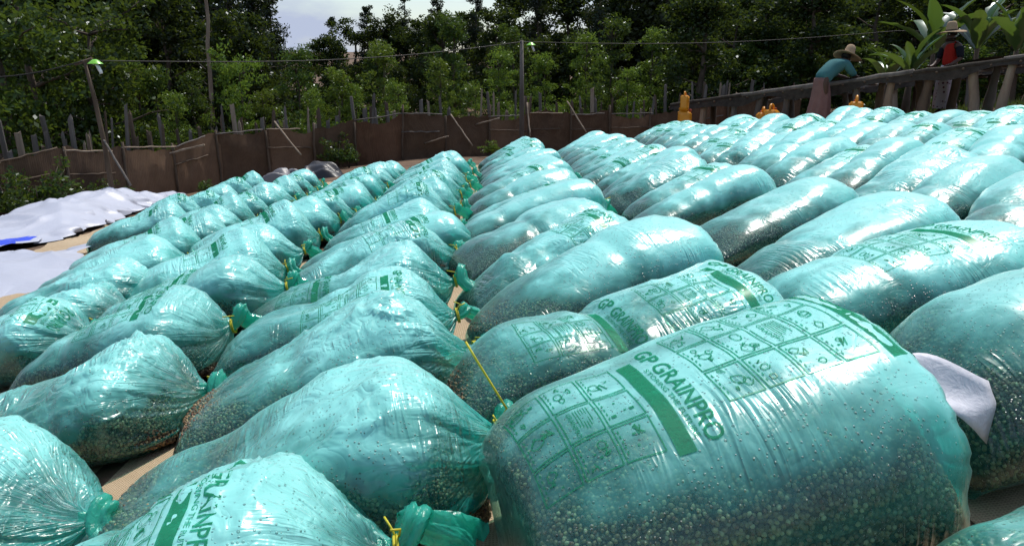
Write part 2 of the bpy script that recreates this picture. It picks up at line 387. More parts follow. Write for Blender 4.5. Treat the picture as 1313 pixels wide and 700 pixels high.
# --- printing
_txt = {}
def text_mesh(body, bold=.0):
    if (body, bold) in _txt: return _txt[(body, bold)]
    cu = bpy.data.curves.new('t', 'FONT'); cu.body = body; cu.resolution_u = 3; cu.offset = bold; cu.align_x = 'LEFT'
    o = bpy.data.objects.new('t', cu); C.objects.link(o); dg = bpy.context.evaluated_depsgraph_get()
    me = bpy.data.meshes.new_from_object(o.evaluated_get(dg)); bm = bmesh.new(); bm.from_mesh(me)
    bmesh.ops.triangulate(bm, faces=bm.faces)
    V = np.array([v.co[:2] for v in bm.verts]); bm.verts.index_update(); F = [tuple(v.index for v in f.verts) for f in bm.faces]; bm.free()
    bpy.data.objects.remove(o); bpy.data.curves.remove(cu); bpy.data.meshes.remove(me)
    w = V[:, 0].max() - V[:, 0].min(); h = V[:, 1].max(); V[:, 0] -= V[:, 0].min()
    _txt[(body, bold)] = (V, F, w, h); return _txt[(body, bold)]
class Flat:
    def __init__(s): s.V = []; s.F = []
    def rect(s, s0, s1, t0, t1, step=.025):
        ns = max(1, int(abs(s1 - s0) / step)); n_t = max(1, int(abs(t1 - t0) / step)); b = len(s.V)
        for i in range(ns + 1):
            for j in range(n_t + 1): s.V.append((s0 + (s1 - s0) * i / ns, t0 + (t1 - t0) * j / n_t))
        for i in range(ns):
            for j in range(n_t): a = b + i * (n_t + 1) + j; s.F.append((a, a + 1, a + n_t + 2, a + n_t + 1))
    def frame(s, s0, s1, t0, t1, w=.0027):
        s.rect(s0, s0 + w, t0, t1); s.rect(s1 - w, s1, t0, t1); s.rect(s0 + w, s1 - w, t0, t0 + w); s.rect(s0 + w, s1 - w, t1 - w, t1)
    def line(s, pts, w=.0028):
        for (a, b_), (c, d) in zip(pts[:-1], pts[1:]):
            L = math.hypot(c - a, d - b_)
            if L < 1e-5: continue
            nx, ny = -(d - b_) / L * w / 2, (c - a) / L * w / 2; b = len(s.V)
            s.V += [(a + nx, b_ + ny), (c + nx, d + ny), (c - nx, d - ny), (a - nx, b_ - ny)]; s.F.append((b, b + 1, b + 2, b + 3))
    def text(s, body, s_base, t_start, height, bold=0., width=None):
        V, F, w, h = text_mesh(body, bold); k = height / h; kx = (width / w) if width else k; b = len(s.V)
        s.V += [(s_base + y * k, t_start + x * kx) for x, y in V]; s.F += [tuple(b + i for i in f) for f in F]
        return w * kx
def print_unit(fl, s0, t0, r_, icons=True, panels=3):
    """stripe at s0, lettering towards the neck, instruction panels towards the sealed end"""
    fl.rect(s0, s0 + .036, t0 - .01, t0 + .27)
    # round initials, then the name, then the smaller line beside the stripe
    fl.text('GP', s0 + .060, t0 - .046, .040, .02, .068)
    fl.text('GRAINPRO', s0 + .062, t0 + .036, .037, .012, .225); fl.text('STORING THE FUTURE', s0 + .044, t0 + .040, .011, .004, .205)
    for p in range(panels):
        a1 = s0 - .016 - p * .088; a0 = a1 - .082
        for q in range(3):
            b0 = t0 - .02 + q * .092; b1 = b0 + .088
            fl.frame(a0, a1, b0, b1)
            if not icons: continue
            if q == 1 and p == 1:
                fl.text('GRAINPRO', a0 + .02, b0 + .012, .010, .01); 
                for k in range(6): fl.line([(a0 + .036 + .006 * k, b0 + .012), (a0 + .036 + .006 * k, b0 + r_.uniform(.05, .075))], .002)
                continue
            for k in range(r_.randint(3, 5)):
                cx, cy = r_.uniform(a0 + .018, a1 - .018), r_.uniform(b0 + .018, b1 - .018); rr = r_.uniform(.006, .015); sh = r_.random()
                if sh < .4: fl.line([(cx + rr * math.cos(t) * r_.uniform(.7, 1.2), cy + rr * math.sin(t) * r_.uniform(.7, 1.2)) for t in np.linspace(0, 6.28, 9)], .0024)
                elif sh < .7: fl.line([(cx + r_.uniform(-rr, rr), cy + r_.uniform(-rr, rr)) for t in range(6)], .0024)
                else: fl.rect(cx - rr * .4, cx + rr * .4, cy - rr * .25, cy + rr * .25)
            for k in range(5): fl.rect(a0 + .008, a0 + .011, b0 + .012 + k * .013, b0 + .019 + k * .013)
def print_mesh(bag, units, seed, icons=True):
    fl = Flat(); r_ = random.Random(seed)
    for s0, t0, pn in units: print_unit(fl, s0, t0, r_, icons, pn)
    A = np.array(fl.V); P = bag.on(np.clip(A[:, 0], -bag.L * .47, bag.L * .46), A[:, 1], .0018)
    return mesh('print', P, fl.F, 'ink', True)

def neck_meshes(bag, seed, string=0):
    """twisted, folded-over tail of film past the tie, and the yellow tie"""
    r_ = random.Random(seed * 13 + 5); p = Vector(bag.neck_pt()); MBn = MB()
    sgn = r_.choice((-1, 1)); up = r_.uniform(.02, .075); ln = r_.uniform(.05, .09)
    pts = [p + Vector((-.035, 0, -.004)), p + Vector((.0, 0, 0)), p + Vector((.028, sgn * .01, up * .4)), p + Vector((.05, sgn * .025, up)), p + Vector((.045, sgn * .05, up * .8)), p + Vector((.03 + ln * .3, sgn * .07, up * .1)), p + Vector((.03 + ln, sgn * .085, -.035)), p + Vector((.05 + ln, sgn * .10, -.075))]
    rad = [.030, .021, .027, .030, .029, .034, .042, .052]
    rings = []; n = 30; k = len(pts)
    fine = 26
    def cat(i, t):
        a, b, c, d = (pts[max(0, min(k - 1, i + j))] for j in (-1, 0, 1, 2))
        return .5 * ((2 * b) + (c - a) * t + (2 * a - 5 * b + 4 * c - d) * t * t + (3 * b - a - 3 * c + d) * t ** 3)
    C_ = []; Rr = []
    for m in range(fine):
        f = m / (fine - 1) * (k - 1); i = min(int(f), k - 2); C_.append(cat(i, f - i)); Rr.append(rad[i] + (rad[i + 1] - rad[i]) * (f - i))
    ph = [r_.uniform(0, 6.28) for _ in range(4)]; ref = None
    for m, (c, rr) in enumerate(zip(C_, Rr)):
        d = (C_[min(m + 1, fine - 1)] - C_[max(m - 1, 0)]).normalized()
        if ref is None: ref = d.orthogonal().normalized()
        ref = (ref - d * ref.dot(d)).normalized(); q = d.cross(ref); fl = m / fine
        ring = []
        for j in range(n):
            a = 6.2832 * j / n + fl * 2.2
            w = 1 + .20 * math.cos(5 * a + ph[0]) + .14 * math.cos(9 * a + ph[1] + fl * 4) + .25 * fl * math.cos(3 * a + ph[2])
            sq = 1 - .45 * fl
            ring.append(c + ref * math.cos(a) * rr * w + q * math.sin(a) * rr * w * sq + d * (.018 * fl ** 3 * math.cos(7 * a + ph[3])))
        rings.append(ring)
    MBn.loft(rings, False, False)
    T = MB(); d = Vector((1, 0, .1)).normalized(); ref = d.orthogonal(); q = d.cross(ref)
    for t in range(2):
        ringp = [p + Vector((.004 + .007 * t, 0, 0)) + (ref * math.cos(a) + q * math.sin(a)) * .0245 for a in np.linspace(0, 6.2832, 17)]
        T.tube(ringp, .0034, 6, False)
    ends = 2 if string == 0 else 1
    for k2 in range(ends):
        a = p + Vector((.008, 0, .022)); l = r_.uniform(.03, .06)
        T.tube([a, a + Vector((l * .5 * r_.uniform(-1, 1), r_.uniform(-.02, .02), l * .6)), a + Vector((l * r_.uniform(-1, 1), r_.uniform(-.04, .04), l * .8))], .0028, 5)
    if string:
        a = p + Vector((.008, -.005, .02))
        if string == 1: T.tube([a, a + Vector((.03, -.01, .05)), a + Vector((-.0, .03, .12)), a + Vector((-.03, .05, .19)), a + Vector((-.05, .07, .24))], .0034, 6)
        else: T.tube([a, a + Vector((.05, .0, .02)), a + Vector((.11, -.03, .01)), a + Vector((.17, -.07, -.05)), a + Vector((.2, -.1, -.09))], .0034, 6)
    return mesh('neck', MBn.V, MBn.F, 'neck_film'), mesh('tie', T.V, T.F, 'yellow_tie')

# bead instances for the nearest bags: tens of thousands of dried coffee beans
bead_bm = bmesh.new(); bmesh.ops.create_icosphere(bead_bm, subdivisions=1, radius=1); bead_me = bpy.data.meshes.new('bean'); bead_bm.to_mesh(bead_me); bead_bm.free()
bead_me.materials.append(MATS['bead']); bead_me.polygons.foreach_set('use_smooth', [True] * len(bead_me.polygons))
bead_ob = bpy.data.objects.new('bean', bead_me)          # not linked: only the source of the beans below
ng = bpy.data.node_groups.new('beans', 'GeometryNodeTree'); ng.interface.new_socket('Geometry', in_out='INPUT', socket_type='NodeSocketGeometry'); ng.interface.new_socket('Geometry', in_out='OUTPUT', socket_type='NodeSocketGeometry')
gi, go = ng.nodes.new('NodeGroupInput'), ng.nodes.new('NodeGroupOutput')
ip, oin = ng.nodes.new('GeometryNodeInstanceOnPoints'), ng.nodes.new('GeometryNodeObjectInfo'); oin.inputs['Object'].default_value = bead_ob; oin.inputs['As Instance'].default_value = True
rv = ng.nodes.new('FunctionNodeRandomValue'); rv.data_type = 'FLOAT_VECTOR'
rv.inputs[0].default_value = (.0046, .0040, .0042); rv.inputs[1].default_value = (.0072, .0060, .0062)
rr_ = ng.nodes.new('FunctionNodeRandomValue'); rr_.data_type = 'FLOAT_VECTOR'; rr_.inputs[0].default_value = (0, 0, 0); rr_.inputs[1].default_value = (6.28, 6.28, 6.28)
ng.links.new(gi.outputs[0], ip.inputs['Points']); ng.links.new(oin.outputs['Geometry'], ip.inputs['Instance'])
ng.links.new(rv.outputs[0], ip.inputs['Scale']); ng.links.new(rr_.outputs[0], ip.inputs['Rotation']); ng.links.new(ip.outputs[0], go.inputs[0])
def bean_points(bag, seed):
    r = np.random.RandomState(seed); nu = int(1.02 * bag.L / .0108); nv = 150
    u = np.repeat((np.arange(nu) + .5) / nu * .92 + .02, nv); th = np.tile(np.arange(nv) / nv * 2 * np.pi, nu) + (np.repeat(np.arange(nu), nv) % 2) * np.pi / nv
    keep = np.sin(th) > -.75; u, th = u[keep], th[keep]
    u = u + r.normal(0, .0022, len(u)); th = th + r.normal(0, .011, len(th))
    P = bag.surf(u, th, True); P[:, 2] += r.uniform(-.003, .003, len(P)); P = P[P[:, 2] > .012]
    me = bpy.data.meshes.new('beans'); me.from_pydata([tuple(map(float, p)) for p in P], [], []); return me

def place_matrix(x, y, yaw, lift=0.):
    n = PN; f = Vector((math.cos(yaw), math.sin(yaw), 0)); f = (f - n * f.dot(n)).normalized(); l = n.cross(f)
    M = Matrix((f, l, n)).transposed().to_4x4(); M.translation = Vector((x, y, SX * x + SY * y + lift)); return M
CLOTH = .012
def build_bag(seed, nu, nv, units=None, icons=True, string=0, beads=False, **kw):
    bag = Bag(seed, **kw); d = {}
    d['film'] = mesh('film', *bag.grid(nu, nv, 0, 1), 'film')
    d['beans'] = mesh('beans', *bag.grid(nu // 2, nv // 2, .015, .95, True, True), 'bean_mass')
    d['neck'], d['tie'] = neck_meshes(bag, seed, string)
    if units: d['print'] = print_mesh(bag, units, seed, icons)
    if beads: d['loose'] = bean_points(bag, seed)
    d['bag'] = bag; return d
def place_bag(d, x, y, yaw, label, group=None, dry=-.06, sc_=(1, 1, 1)):
    o = empty('grain_bag', label, 'bag', group=group); o.matrix_world = place_matrix(x, y, R(yaw), CLOTH) @ Matrix.Diagonal((*sc_, 1))
    fm = obj('film', d['film'], o); fm['slack'] = float(min(1.2, d['bag'].air)); fm['dry'] = float(dry); b = obj('beans', d['beans'], o)
    nk = obj('neck', d['neck'], o); obj('tie', d['tie'], nk)
    if 'print' in d: obj('print', d['print'], o)
    if 'loose' in d:
        l = obj('loose_beans', d['loose'], b, kind='stuff'); md = l.modifiers.new('beans', 'NODES'); md.node_group = ng
    return o

# the bags one can tell apart: centre, yaw, print units (along, down from ridge, panel columns), build options, label
NEAR = [
 ('B1', .50, 1.58, 11, [(.31, -.10, 4), (-.19, -.05, 3)], dict(seed=11, L=1.03, W=.37, H=.50, air=.15, tail=.6, taper=.26, crease=0.), dict(beads=True), 'big teal coffee bag with two green stripes and a white paper at its neck'),
 ('B2', 0.4, 2.48, 16, [(.36, -.02, 3), (-.10, -.02, 3)], dict(seed=12, L=1.28, W=.31, H=.40, taper=.30, crease=.085, air=.5), dict(beads=True), 'teal coffee bag with a deep crease across its middle, behind the two-striped bag'),
 ('B3', 0.42, 3.32, 25, None, dict(seed=13, L=1.19, W=.32, H=.47, air=.25), dict(beads=True), 'plain tall teal coffee bag without printing, dark beans showing along its foot'),
 ('B4', 0.3, 4.05, 27, [(.18, -.04, 2)], dict(seed=14, L=1.19, H=.40), {}, 'teal coffee bag with a small green stripe just behind the plain tall bag'),
 ('B5', 0.16, 4.95, 25, None, dict(seed=15, L=1.19, H=.39, air=.35), {}, 'teal coffee bag with fine parallel wrinkles beside an open patch of burlap'),
 ('G1', 1.62, 1.92, 8, None, dict(seed=16, W=.35, H=.48, taper=.2, air=.3), dict(beads=True), 'wide plain teal coffee bag with a broad shine, behind the white paper'),
 ('G2', 1.17, 1.02, 6, None, dict(seed=17, H=.36), dict(beads=True), 'plain teal coffee bag whose rounded back rises below the wide shiny bag'),
 ('F5', 1.5, 2.8, 13, [(.22, -.10, 4)], dict(seed=18, L=1.2, W=.31, H=.40, air=.3, taper=.3), {}, 'teal coffee bag with one green stripe, panels and a frilly neck tuft'),
 ('F1', 1.66, 3.62, 21, None, dict(seed=19, L=1.22, W=.30, H=.40, air=.25), {}, 'smooth unprinted teal coffee bag just behind the one with the frilly neck'),
 ('F2', 1.62, 4.55, 23, None, dict(seed=20, L=1.22, H=.39, air=.25), {}, 'smooth pale teal coffee bag two behind the one with the frilly neck'),
 ('k', -0.57, 1.8, 13, None, dict(seed=21, W=.32, H=.39, air=.9), dict(beads=True, string=1), 'fogged teal coffee bag with tan beans showing and a long upright yellow tie'),
 ('l', -.67, 1.31, 6, [(.06, -.08, 3)], dict(seed=22, L=.9, W=.30, H=.38, air=1.), dict(beads=True, string=0), 'crumpled teal coffee bag with green lettering, its yellow-tied knot over bare burlap'),
 ('m', -0.66, 2.58, 19, None, dict(seed=23, W=.31, H=.42, air=1.2), dict(beads=True, string=2), 'fogged teal coffee bag with a pleated end and yellow string across its neighbour'),
 ('n', -0.8, 3.26, 10, [(.24, .02, 4)], dict(seed=24, H=.38, air=1.1), {}, 'slack teal coffee bag with a green stripe and lettering along its folded ridge'),
 ('o', -0.86, 3.95, 8, [(-.2, .0, 2)], dict(seed=25, H=.38, air=1.2), {}, 'slack crumpled teal coffee bag with panels only near its sealed end'),
 ('j', -1.60, 1.70, 0, None, dict(seed=26, W=.32, H=.40, air=1.3), dict(beads=True), 'crumpled teal coffee bag on bare burlap with its neck twisted into a thin spout'),
 ('i', -1.62, 2.58, 8, None, dict(seed=27, L=.95, W=.33, H=.35, air=1.6), dict(beads=True), 'fogged teal coffee bag with a big slack fold of film over its beans'),
 ('h', -1.8, 3.28, 8, [(.14, -.08, 3)], dict(seed=28, L=.95, H=.40, air=.8), {}, 'teal coffee bag with a green stripe at its shoulder and a puffed neck tuft'),
 ('g', -2.62, 3.55, 6, [(.3, -.05, 1)], dict(seed=29, L=.95, H=.36, air=1.1), {}, 'teal coffee bag with lettering at its tied end, before a silvery creased one'),
 ('f', -2.66, 4.12, 4, None, dict(seed=30, L=.92, H=.36, air=1.4), {}, 'silvery creased teal coffee bag with sharp folds and a sunken end'),
 ('e', -2.8, 4.66, 12, None, dict(seed=31, H=.38, air=1.2), {}, 'teal coffee bag with a radiating pleated end, its foot against the white tarp'),
 ('y1', -1.84, 4.05, 10, [(-.02, -.06, 3)], dict(seed=32, H=.42, air=.9), {}, 'plump teal coffee bag with panel print along its ridge and a pleated knot'),
]
for nm, x, y, yaw, units, kw, ex, label in NEAR:
    near = y < 3
    d = build_bag(nu=190 if near else 120, nv=130 if near else 84, units=units, **kw, **ex)
    place_bag(d, x, y, yaw, label, None, {'B1': .40, 'G1': .28, 'G2': .10, 'B2': .18, 'B3': .16, 'F5': .08, 'm': .06, 'k': .12, 'j': -.05}.get(nm, 0.))
    if nm == 'B1':
        p = d['bag'].neck_pt(); Mw = place_matrix(x, y, R(yaw), CLOTH)
        base = Mw @ Vector(p)
        pv = []; n = 9
        for i in range(n + 1):
            for j in range(n + 1):
                s_, t_ = i / n, j / n
                pv.append((.005 + .20 * s_ + .012 * math.sin(t_ * 4), -.02 - .075 * t_ + .02 * math.sin(s_ * 5 + t_ * 2), .075 - .045 * s_ - .145 * t_ * (.40 + .60 * s_) + .014 * math.sin(t_ * 6 + s_ * 4)))
        pf = [(i * (n + 1) + j, (i + 1) * (n + 1) + j, (i + 1) * (n + 1) + j + 1, i * (n + 1) + j + 1) for i in range(n) for j in range(n)]
        me = mesh('paper_tag', pv, pf, 'paper'); po = obj('paper_tag', me); po.matrix_world = Matrix.Translation(base + Vector((-.045, -.07, .15)))
        sm = po.modifiers.new('thick', 'SOLIDIFY'); sm.thickness = .0012
        tag(po, 'white paper sheet tucked into the tied neck of the big printed bag', 'paper')

# further bags: eight shapes shared between the rows
VAR = []
for i in range(10):
    un = [[(.20, -.08, 3)], None, [(.28, -.02, 2), (-.14, -.02, 2)], None, [(-.05, -.04, 2)], None, [(.24, .0, 3)], None, [(.1, -.1, 2)], None][i]
    VAR.append(build_bag(60 + i, 84, 60, un, False, 0, L=1.12 if 4 <= i <= 8 else 1.24, W=(.27 if 4 <= i <= 8 else .25) + .012 * (i % 3), H=(.43 if 4 <= i <= 8 else .385) + .018 * (i % 4), air=[.35, .2, .45, .25, 1.2, 1.0, 1.3, .9, 1.1, .4][i], tail=.14 + .06 * (i % 3), taper=.50 + .05 * (i % 4)))
COLS = [
 # x of the column at y=0 and drift with y, first row, last row, spacing, yaw, slack shapes?, label, group
 (-3.25, -.12, 8.3, 13.2, .95, 22, True, 'the short row by the tarps', 'bags next to the white tarps'),
 (-2.52, -.095, 5.5, 13.0, .66, 27, True, 'the second row from the tarps', 'bags in the second row from the tarps'),
 (-1.95, -.03, 4.85, 13.4, .66, 24, True, 'the third row from the tarps', 'bags in the third row from the tarps'),
 (-.72, -.045, 4.75, 14.2, .68, 18, True, 'the row knotted over the aisle', 'bags whose knots meet the burlap aisle'),
 (.26, -.015, 5.85, 14.8, .70, 26, False, 'the row with sealed ends at the aisle', 'bags with sealed ends at the burlap aisle'),
 (1.50, -.01, 5.45, 15.2, .68, 30, False, 'the second row past the aisle', 'bags in the second row from the aisle'),
 (2.78, .01, 3.25, 15.4, .68, 34, False, 'the third row past the aisle', 'bags in the third row from the aisle'),
 (4.02, .01, 4.1, 14.8, .68, 37, False, 'the fourth row past the aisle', 'bags in the fourth row from the aisle'),
 (5.24, .01, 5.6, 12.4, .68, 39, False, 'the row before the drying bed', 'bags before the raised drying bed'),
 (6.40, .01, 7.4, 8.8, .68, 38, False, 'the corner row by the drying bed', 'bags at the corner by the drying bed'),
]
def nth(k): return str(k) + ('th' if 10 <= k % 100 <= 20 else {1: 'st', 2: 'nd', 3: 'rd'}.get(k % 10, 'th'))
for ci, (x0, dx, y0, y1, sp, yaw, slack, label, group) in enumerate(COLS):
    row = []
    y = y0; k = 0
    while y < y1:
        pool = [0, 4, 5, 6, 7, 8, 4, 6] if slack else [0, 1, 2, 3, 9, 1, 3, 2, 7]
        d = VAR[rnd.choice(pool)]
        row.append((d, place_bag(d, x0 + dx * y + rnd.uniform(-.07, .07), y, yaw + rnd.uniform(-8, 8), label, group, rnd.uniform(-.12, .06), (rnd.uniform(.93, 1.07), rnd.uniform(.92, 1.1), rnd.uniform(.88, 1.1)))))
        y += sp * rnd.uniform(.88, 1.14); k += 1
    for k, (d, o) in enumerate(reversed(row)):
        o['label'] = ('green-printed' if 'print' in d else 'unprinted') + ' teal bag, ' + nth(k + 1) + ' from the fence in ' + label

# ------------------------------------------------------------------ burlap sheets on the ground, tarps
def sheet(name, poly_fn, nx, ny, mat, lift, wr, seed, drop=None):
    N = SinNoise(seed, .5, 2.6, 16); N2 = SinNoise(seed + 1, 2.5, 7, 16); V = []
    for j in range(ny + 1):
        for i in range(nx + 1):
            x, y = poly_fn(i / nx, j / ny); p = np.array([x, y, 0.])
            z = Gv(x, y) + lift + wr * (.6 * (N(p) + 1.2) + .35 * abs(N2(p)))
            V.append((x, y, max(float(z), G(x, y) + lift)))
    F = [(j * (nx + 1) + i, j * (nx + 1) + i + 1, (j + 1) * (nx + 1) + i + 1, (j + 1) * (nx + 1) + i) for j in range(ny) for i in range(nx)]
    return mesh(name, V, F, mat)
for k, (xa, xb, lb) in enumerate([(-3.9, -1.25, 'tan burlap ground sheet under the outer rows beside the tarps'), (-1.25, 1.1, 'tan burlap ground sheet under the aisle between the knots and sealed ends'), (1.1, 4.2, 'tan burlap ground sheet under the taut bags past the aisle'), (4.2, 7.8, 'tan burlap ground sheet under the bags before the drying bed')]):
    f = lambda s, t, xa=xa, xb=xb: (xa + (xb - xa) * s - (.09 if xa < 0 else .02) * (t * 15) * (1.0 if xa < -2 else .5) + .03 * math.sin(t * 40), .35 + 15.2 * t)
    o = obj('burlap_sheet', sheet('burlap_sheet', f, 60, 240, 'burlap', .004 + .002 * (k % 2), .006, 40 + k)); tag(o, lb, 'burlap sheet')
fl = lambda s, t: (-5.3 - 1.6 * t + 2.2 * s, 5.2 + 10.0 * t)
tag(obj('burlap_sheet', sheet('burlap_sheet', fl, 40, 90, 'burlap', .003, .03, 51)), 'bare tan burlap strip between the white tarps and the outermost bags', 'burlap sheet')

def tarp(pts, seed, label, amp, patches):
    """four corner points on the ground, folded woven plastic, blue hem patches"""
    N = SinNoise(seed, .5, 1.6, 14); N2 = SinNoise(seed + 1, 1.6, 5, 20); nx, ny = 90, 120; V = []
    a, b, c, d = [np.array(p) for p in pts]
    for j in range(ny + 1):
        for i in range(nx + 1):
            s, t = i / nx, j / ny; p = (a * (1 - s) + b * s) * (1 - t) + (d * (1 - s) + c * s) * t
            q = np.array([p[0], p[1], 0.]); e = min(s, 1 - s, t, 1 - t)
            p = p + .06 * np.array([N2(q), N2(q + 5)]) * (1 - min(1, e * 6))
            z = G(*p) + .035 + amp * (.75 + .12 * N(q * .5)) * min(1, e * 3.2) ** .7 + .065 * (1 - min(1, 1.3 * abs(N2(q * np.array([.16, .36, 1]))))) + .035 * (1 - min(1, 1.2 * abs(N2(q * np.array([.34, .12, 1]) + 3)))) + .004 * N2(q * .6 + 9)
            V.append((p[0], p[1], max(z, G(*p) + .02)))
    F = [(j * (nx + 1) + i, j * (nx + 1) + i + 1, (j + 1) * (nx + 1) + i + 1, (j + 1) * (nx + 1) + i) for j in range(ny) for i in range(nx)]
    inp = lambda f: any((V[f[0]][0] - x) ** 2 + (V[f[0]][1] - y) ** 2 < r * r for x, y, r in patches)
    o = obj('white_tarp', mesh('white_tarp', V, [f for f in F if not inp(f)], 'white_tarp')); tag(o, label, 'tarp')
    for x, y, r in patches:
        pf = [f for f in F if (V[f[0]][0] - x) ** 2 + (V[f[0]][1] - y) ** 2 < r * r]
        if pf:
            used = sorted({i for f in pf for i in f}); mp_ = {u: i for i, u in enumerate(used)}
            obj('blue_patch', mesh('blue_patch', [V[u] for u in used], [tuple(mp_[i] for i in f) for f in pf], 'blue_tarp'), o)
    return o
def gp(px, py):                            # pixel to the sloping ground plane
    d = ray(px, py); t = -CAM_H / (d.z - SX * d.x - SY * d.y); return (d.x * t, d.y * t)
tarp([(-8.0, 8.4), (-6.1, 9.9), (-7.3, 16.4), (-8.7, 14.6)], 70, 'rumpled white tarp with a blue patch stretched out along the burlap fence', .42, [(-7.75, 14.6, .26), (-6.7, 9.7, .26)])
tarp([(-5.6, 5.4), (-3.75, 6.0), (-4.75, 8.2), (-7.3, 8.9)], 74, 'flat white tarp with a blue hem lying at the foot of the outer bags', .10, [(-5.55, 8.85, .26)])

# ------------------------------------------------------------------ burlap fence, stakes
FL = [(-12.5, 9.4), (-9.6, 12.9), (-7.2, 18.3), (-4.6, 21.0), (0, 22.8), (5.4, 24.2), (9.5, 25.0)]
def fence_out(s):
    a, b = fence_pt(max(0, s - .01)), fence_pt(min(1, s + .01)); d = Vector((b[0] - a[0], b[1] - a[1])).normalized(); return (-d.y, d.x)
def fence_pt(s):
    seg = [math.dist(a, b) for a, b in zip(FL[:-1], FL[1:])]; tot = sum(seg); d = s * tot
    for (a, b), l in zip(zip(FL[:-1], FL[1:]), seg):
        if d <= l: return (a[0] + (b[0] - a[0]) * d / l, a[1] + (b[1] - a[1]) * d / l)
        d -= l
    return FL[-1]
FLEN = sum(math.dist(a, b) for a, b in zip(FL[:-1], FL[1:]))
fence = empty('burlap_fence', 'low brown burlap fence held by poles behind the bags', 'fence', (0, 22, G(0, 22)))
def fchild(o): o.parent = fence; o.matrix_parent_inverse = Matrix.Translation(-fence.location); return o
npan = 22
def ftop(s): return 1.22 + .07 * math.sin(s * 37) + .05 * math.sin(s * 91 + 1)
for i in range(npan):
    V = []; nx, nz = 36, 12; N = SinNoise(300 + i, .5, 2.4, 12); N9 = SinNoise(330 + i, 2, 7, 16)
    hoff = rnd.uniform(-.06, .06)
    for a in range(nx + 1):
        s = (i + (a / nx) * 1.03) / npan; x, y = fence_pt(min(s, 1)); g = G(x, y); tp = ftop(s) + hoff - .05 * math.sin(a / nx * math.pi)
        for b in range(nz + 1):
            z = g - .05 + (tp + .05) * b / nz; w = .035 * N(np.array([x, y, z])) + (.012 if i % 2 else 0) + .010 * N9(np.array([x * 1.5, y * 1.5, z * .35])); V.append((x, y - w, z + (.02 * N(np.array([x * 2, y, 1.])) + .015 * N9(np.array([x * 2, y, 2.]))) * (b == nz)))
    F = [(a * (nz + 1) + b, (a + 1) * (nz + 1) + b, (a + 1) * (nz + 1) + b + 1, a * (nz + 1) + b + 1) for a in range(nx) for b in range(nz)]
    fchild(obj('burlap_panel', mesh('burlap_panel', V, F, rnd.choice(['fence_burlap', 'fence_burlap', 'fence_burlap_pale', 'fence_burlap_red']))))
    s = i / npan; x, y = fence_pt(s); g = G(x, y)
    fchild(MB().tube(wob_line((x, y - .07, g - .1), (x + rnd.uniform(-.06, .06), y - .08, g + ftop(s) + rnd.uniform(-.05, .35)), 5, .012, rnd), .03, 8).build('post', 'pole_wood'))
    # rails
    for lv, pr in ((1.0, .75), (.62, .55)):
        if rnd.random() < pr:
            s0, s1 = i / npan, min(1, (i + rnd.uniform(.7, 1.1)) / npan); pa, pb = fence_pt(s0), fence_pt(s1)
            ha, hb = ftop(s0) * lv + rnd.uniform(-.04, .04), ftop(s1) * lv + rnd.uniform(-.04, .04)
            fchild(MB().tube(wob_line((pa[0], pa[1] - .12, G(*pa) + ha), (pb[0], pb[1] - .12, G(*pb) + hb), 8, .016, rnd), .017, 7).build('rail', rnd.choice(['pale_wood', 'weathered_wood', 'pole_wood'])))
for px, py, px2, py2, Y in [(352, 156, 386, 199, 18.6), (578, 147, 606, 187, 22.0), (727, 130, 752, 170, 22.8), (676, 132, 680, 175, 22.2), (610, 160, 640, 152, 22.4), (545, 184, 575, 175, 21.8), (218, 197, 262, 186, 16.6)]:
    a, b = at(px, py, Y), at(px2, py2, Y - .6)
    fchild(MB().tube(wob_line(a, b, 6, .012, rnd), .022, 7).build('prop_stick', 'pale_wood'))
stakes = empty('stake_fence', 'row of split grey wooden stakes standing behind the burlap fence', 'fence', (0, 24, G(0, 24)))
s = 0.0
while s < 1:
    x, y = fence_pt(s); nx_, ny_ = fence_out(s); q_ = .45 + rnd.uniform(0, .5); x += nx_ * q_; y += ny_ * q_; g = G(x, y); h = rnd.choice([1.45, 1.6, 1.75, 1.9, 2.05]) + rnd.uniform(-.12, .12); w = rnd.uniform(.035, .08)
    if y > 21: h *= .93
    lean = rnd.uniform(-.10, .10); top = Vector((x + lean * h, y + rnd.uniform(-.05, .05), g + h))
    m = MB(); ang = rnd.uniform(0, 3.1); rings = []
    for t in (0, .35, .7, .96, 1.0):
        c = Vector((x, y, g - .1)).lerp(top, t); ww = w * (1.1 - .25 * t) * (.25 if t == 1. and rnd.random() < .5 else 1)
        rings.append([c + Vector((math.cos(ang + k) * ww * q, math.sin(ang + k) * ww * q * .6, (k == 0) * .04 * (t > .9))) for k, q in ((0, 1), (1.3, .8), (2.5, 1.05), (3.8, .9), (5.2, .75))])
    m.loft(rings); o = m.build('stake', rnd.choice(['weathered_wood', 'weathered_wood', 'pale_wood', 'pole_wood']), None, False)
    o.parent = stakes; o.matrix_parent_inverse = Matrix.Translation(-stakes.location)
    s += rnd.uniform(.07, .26) / FLEN * (1.0 if rnd.random() < .85 else 2.5)

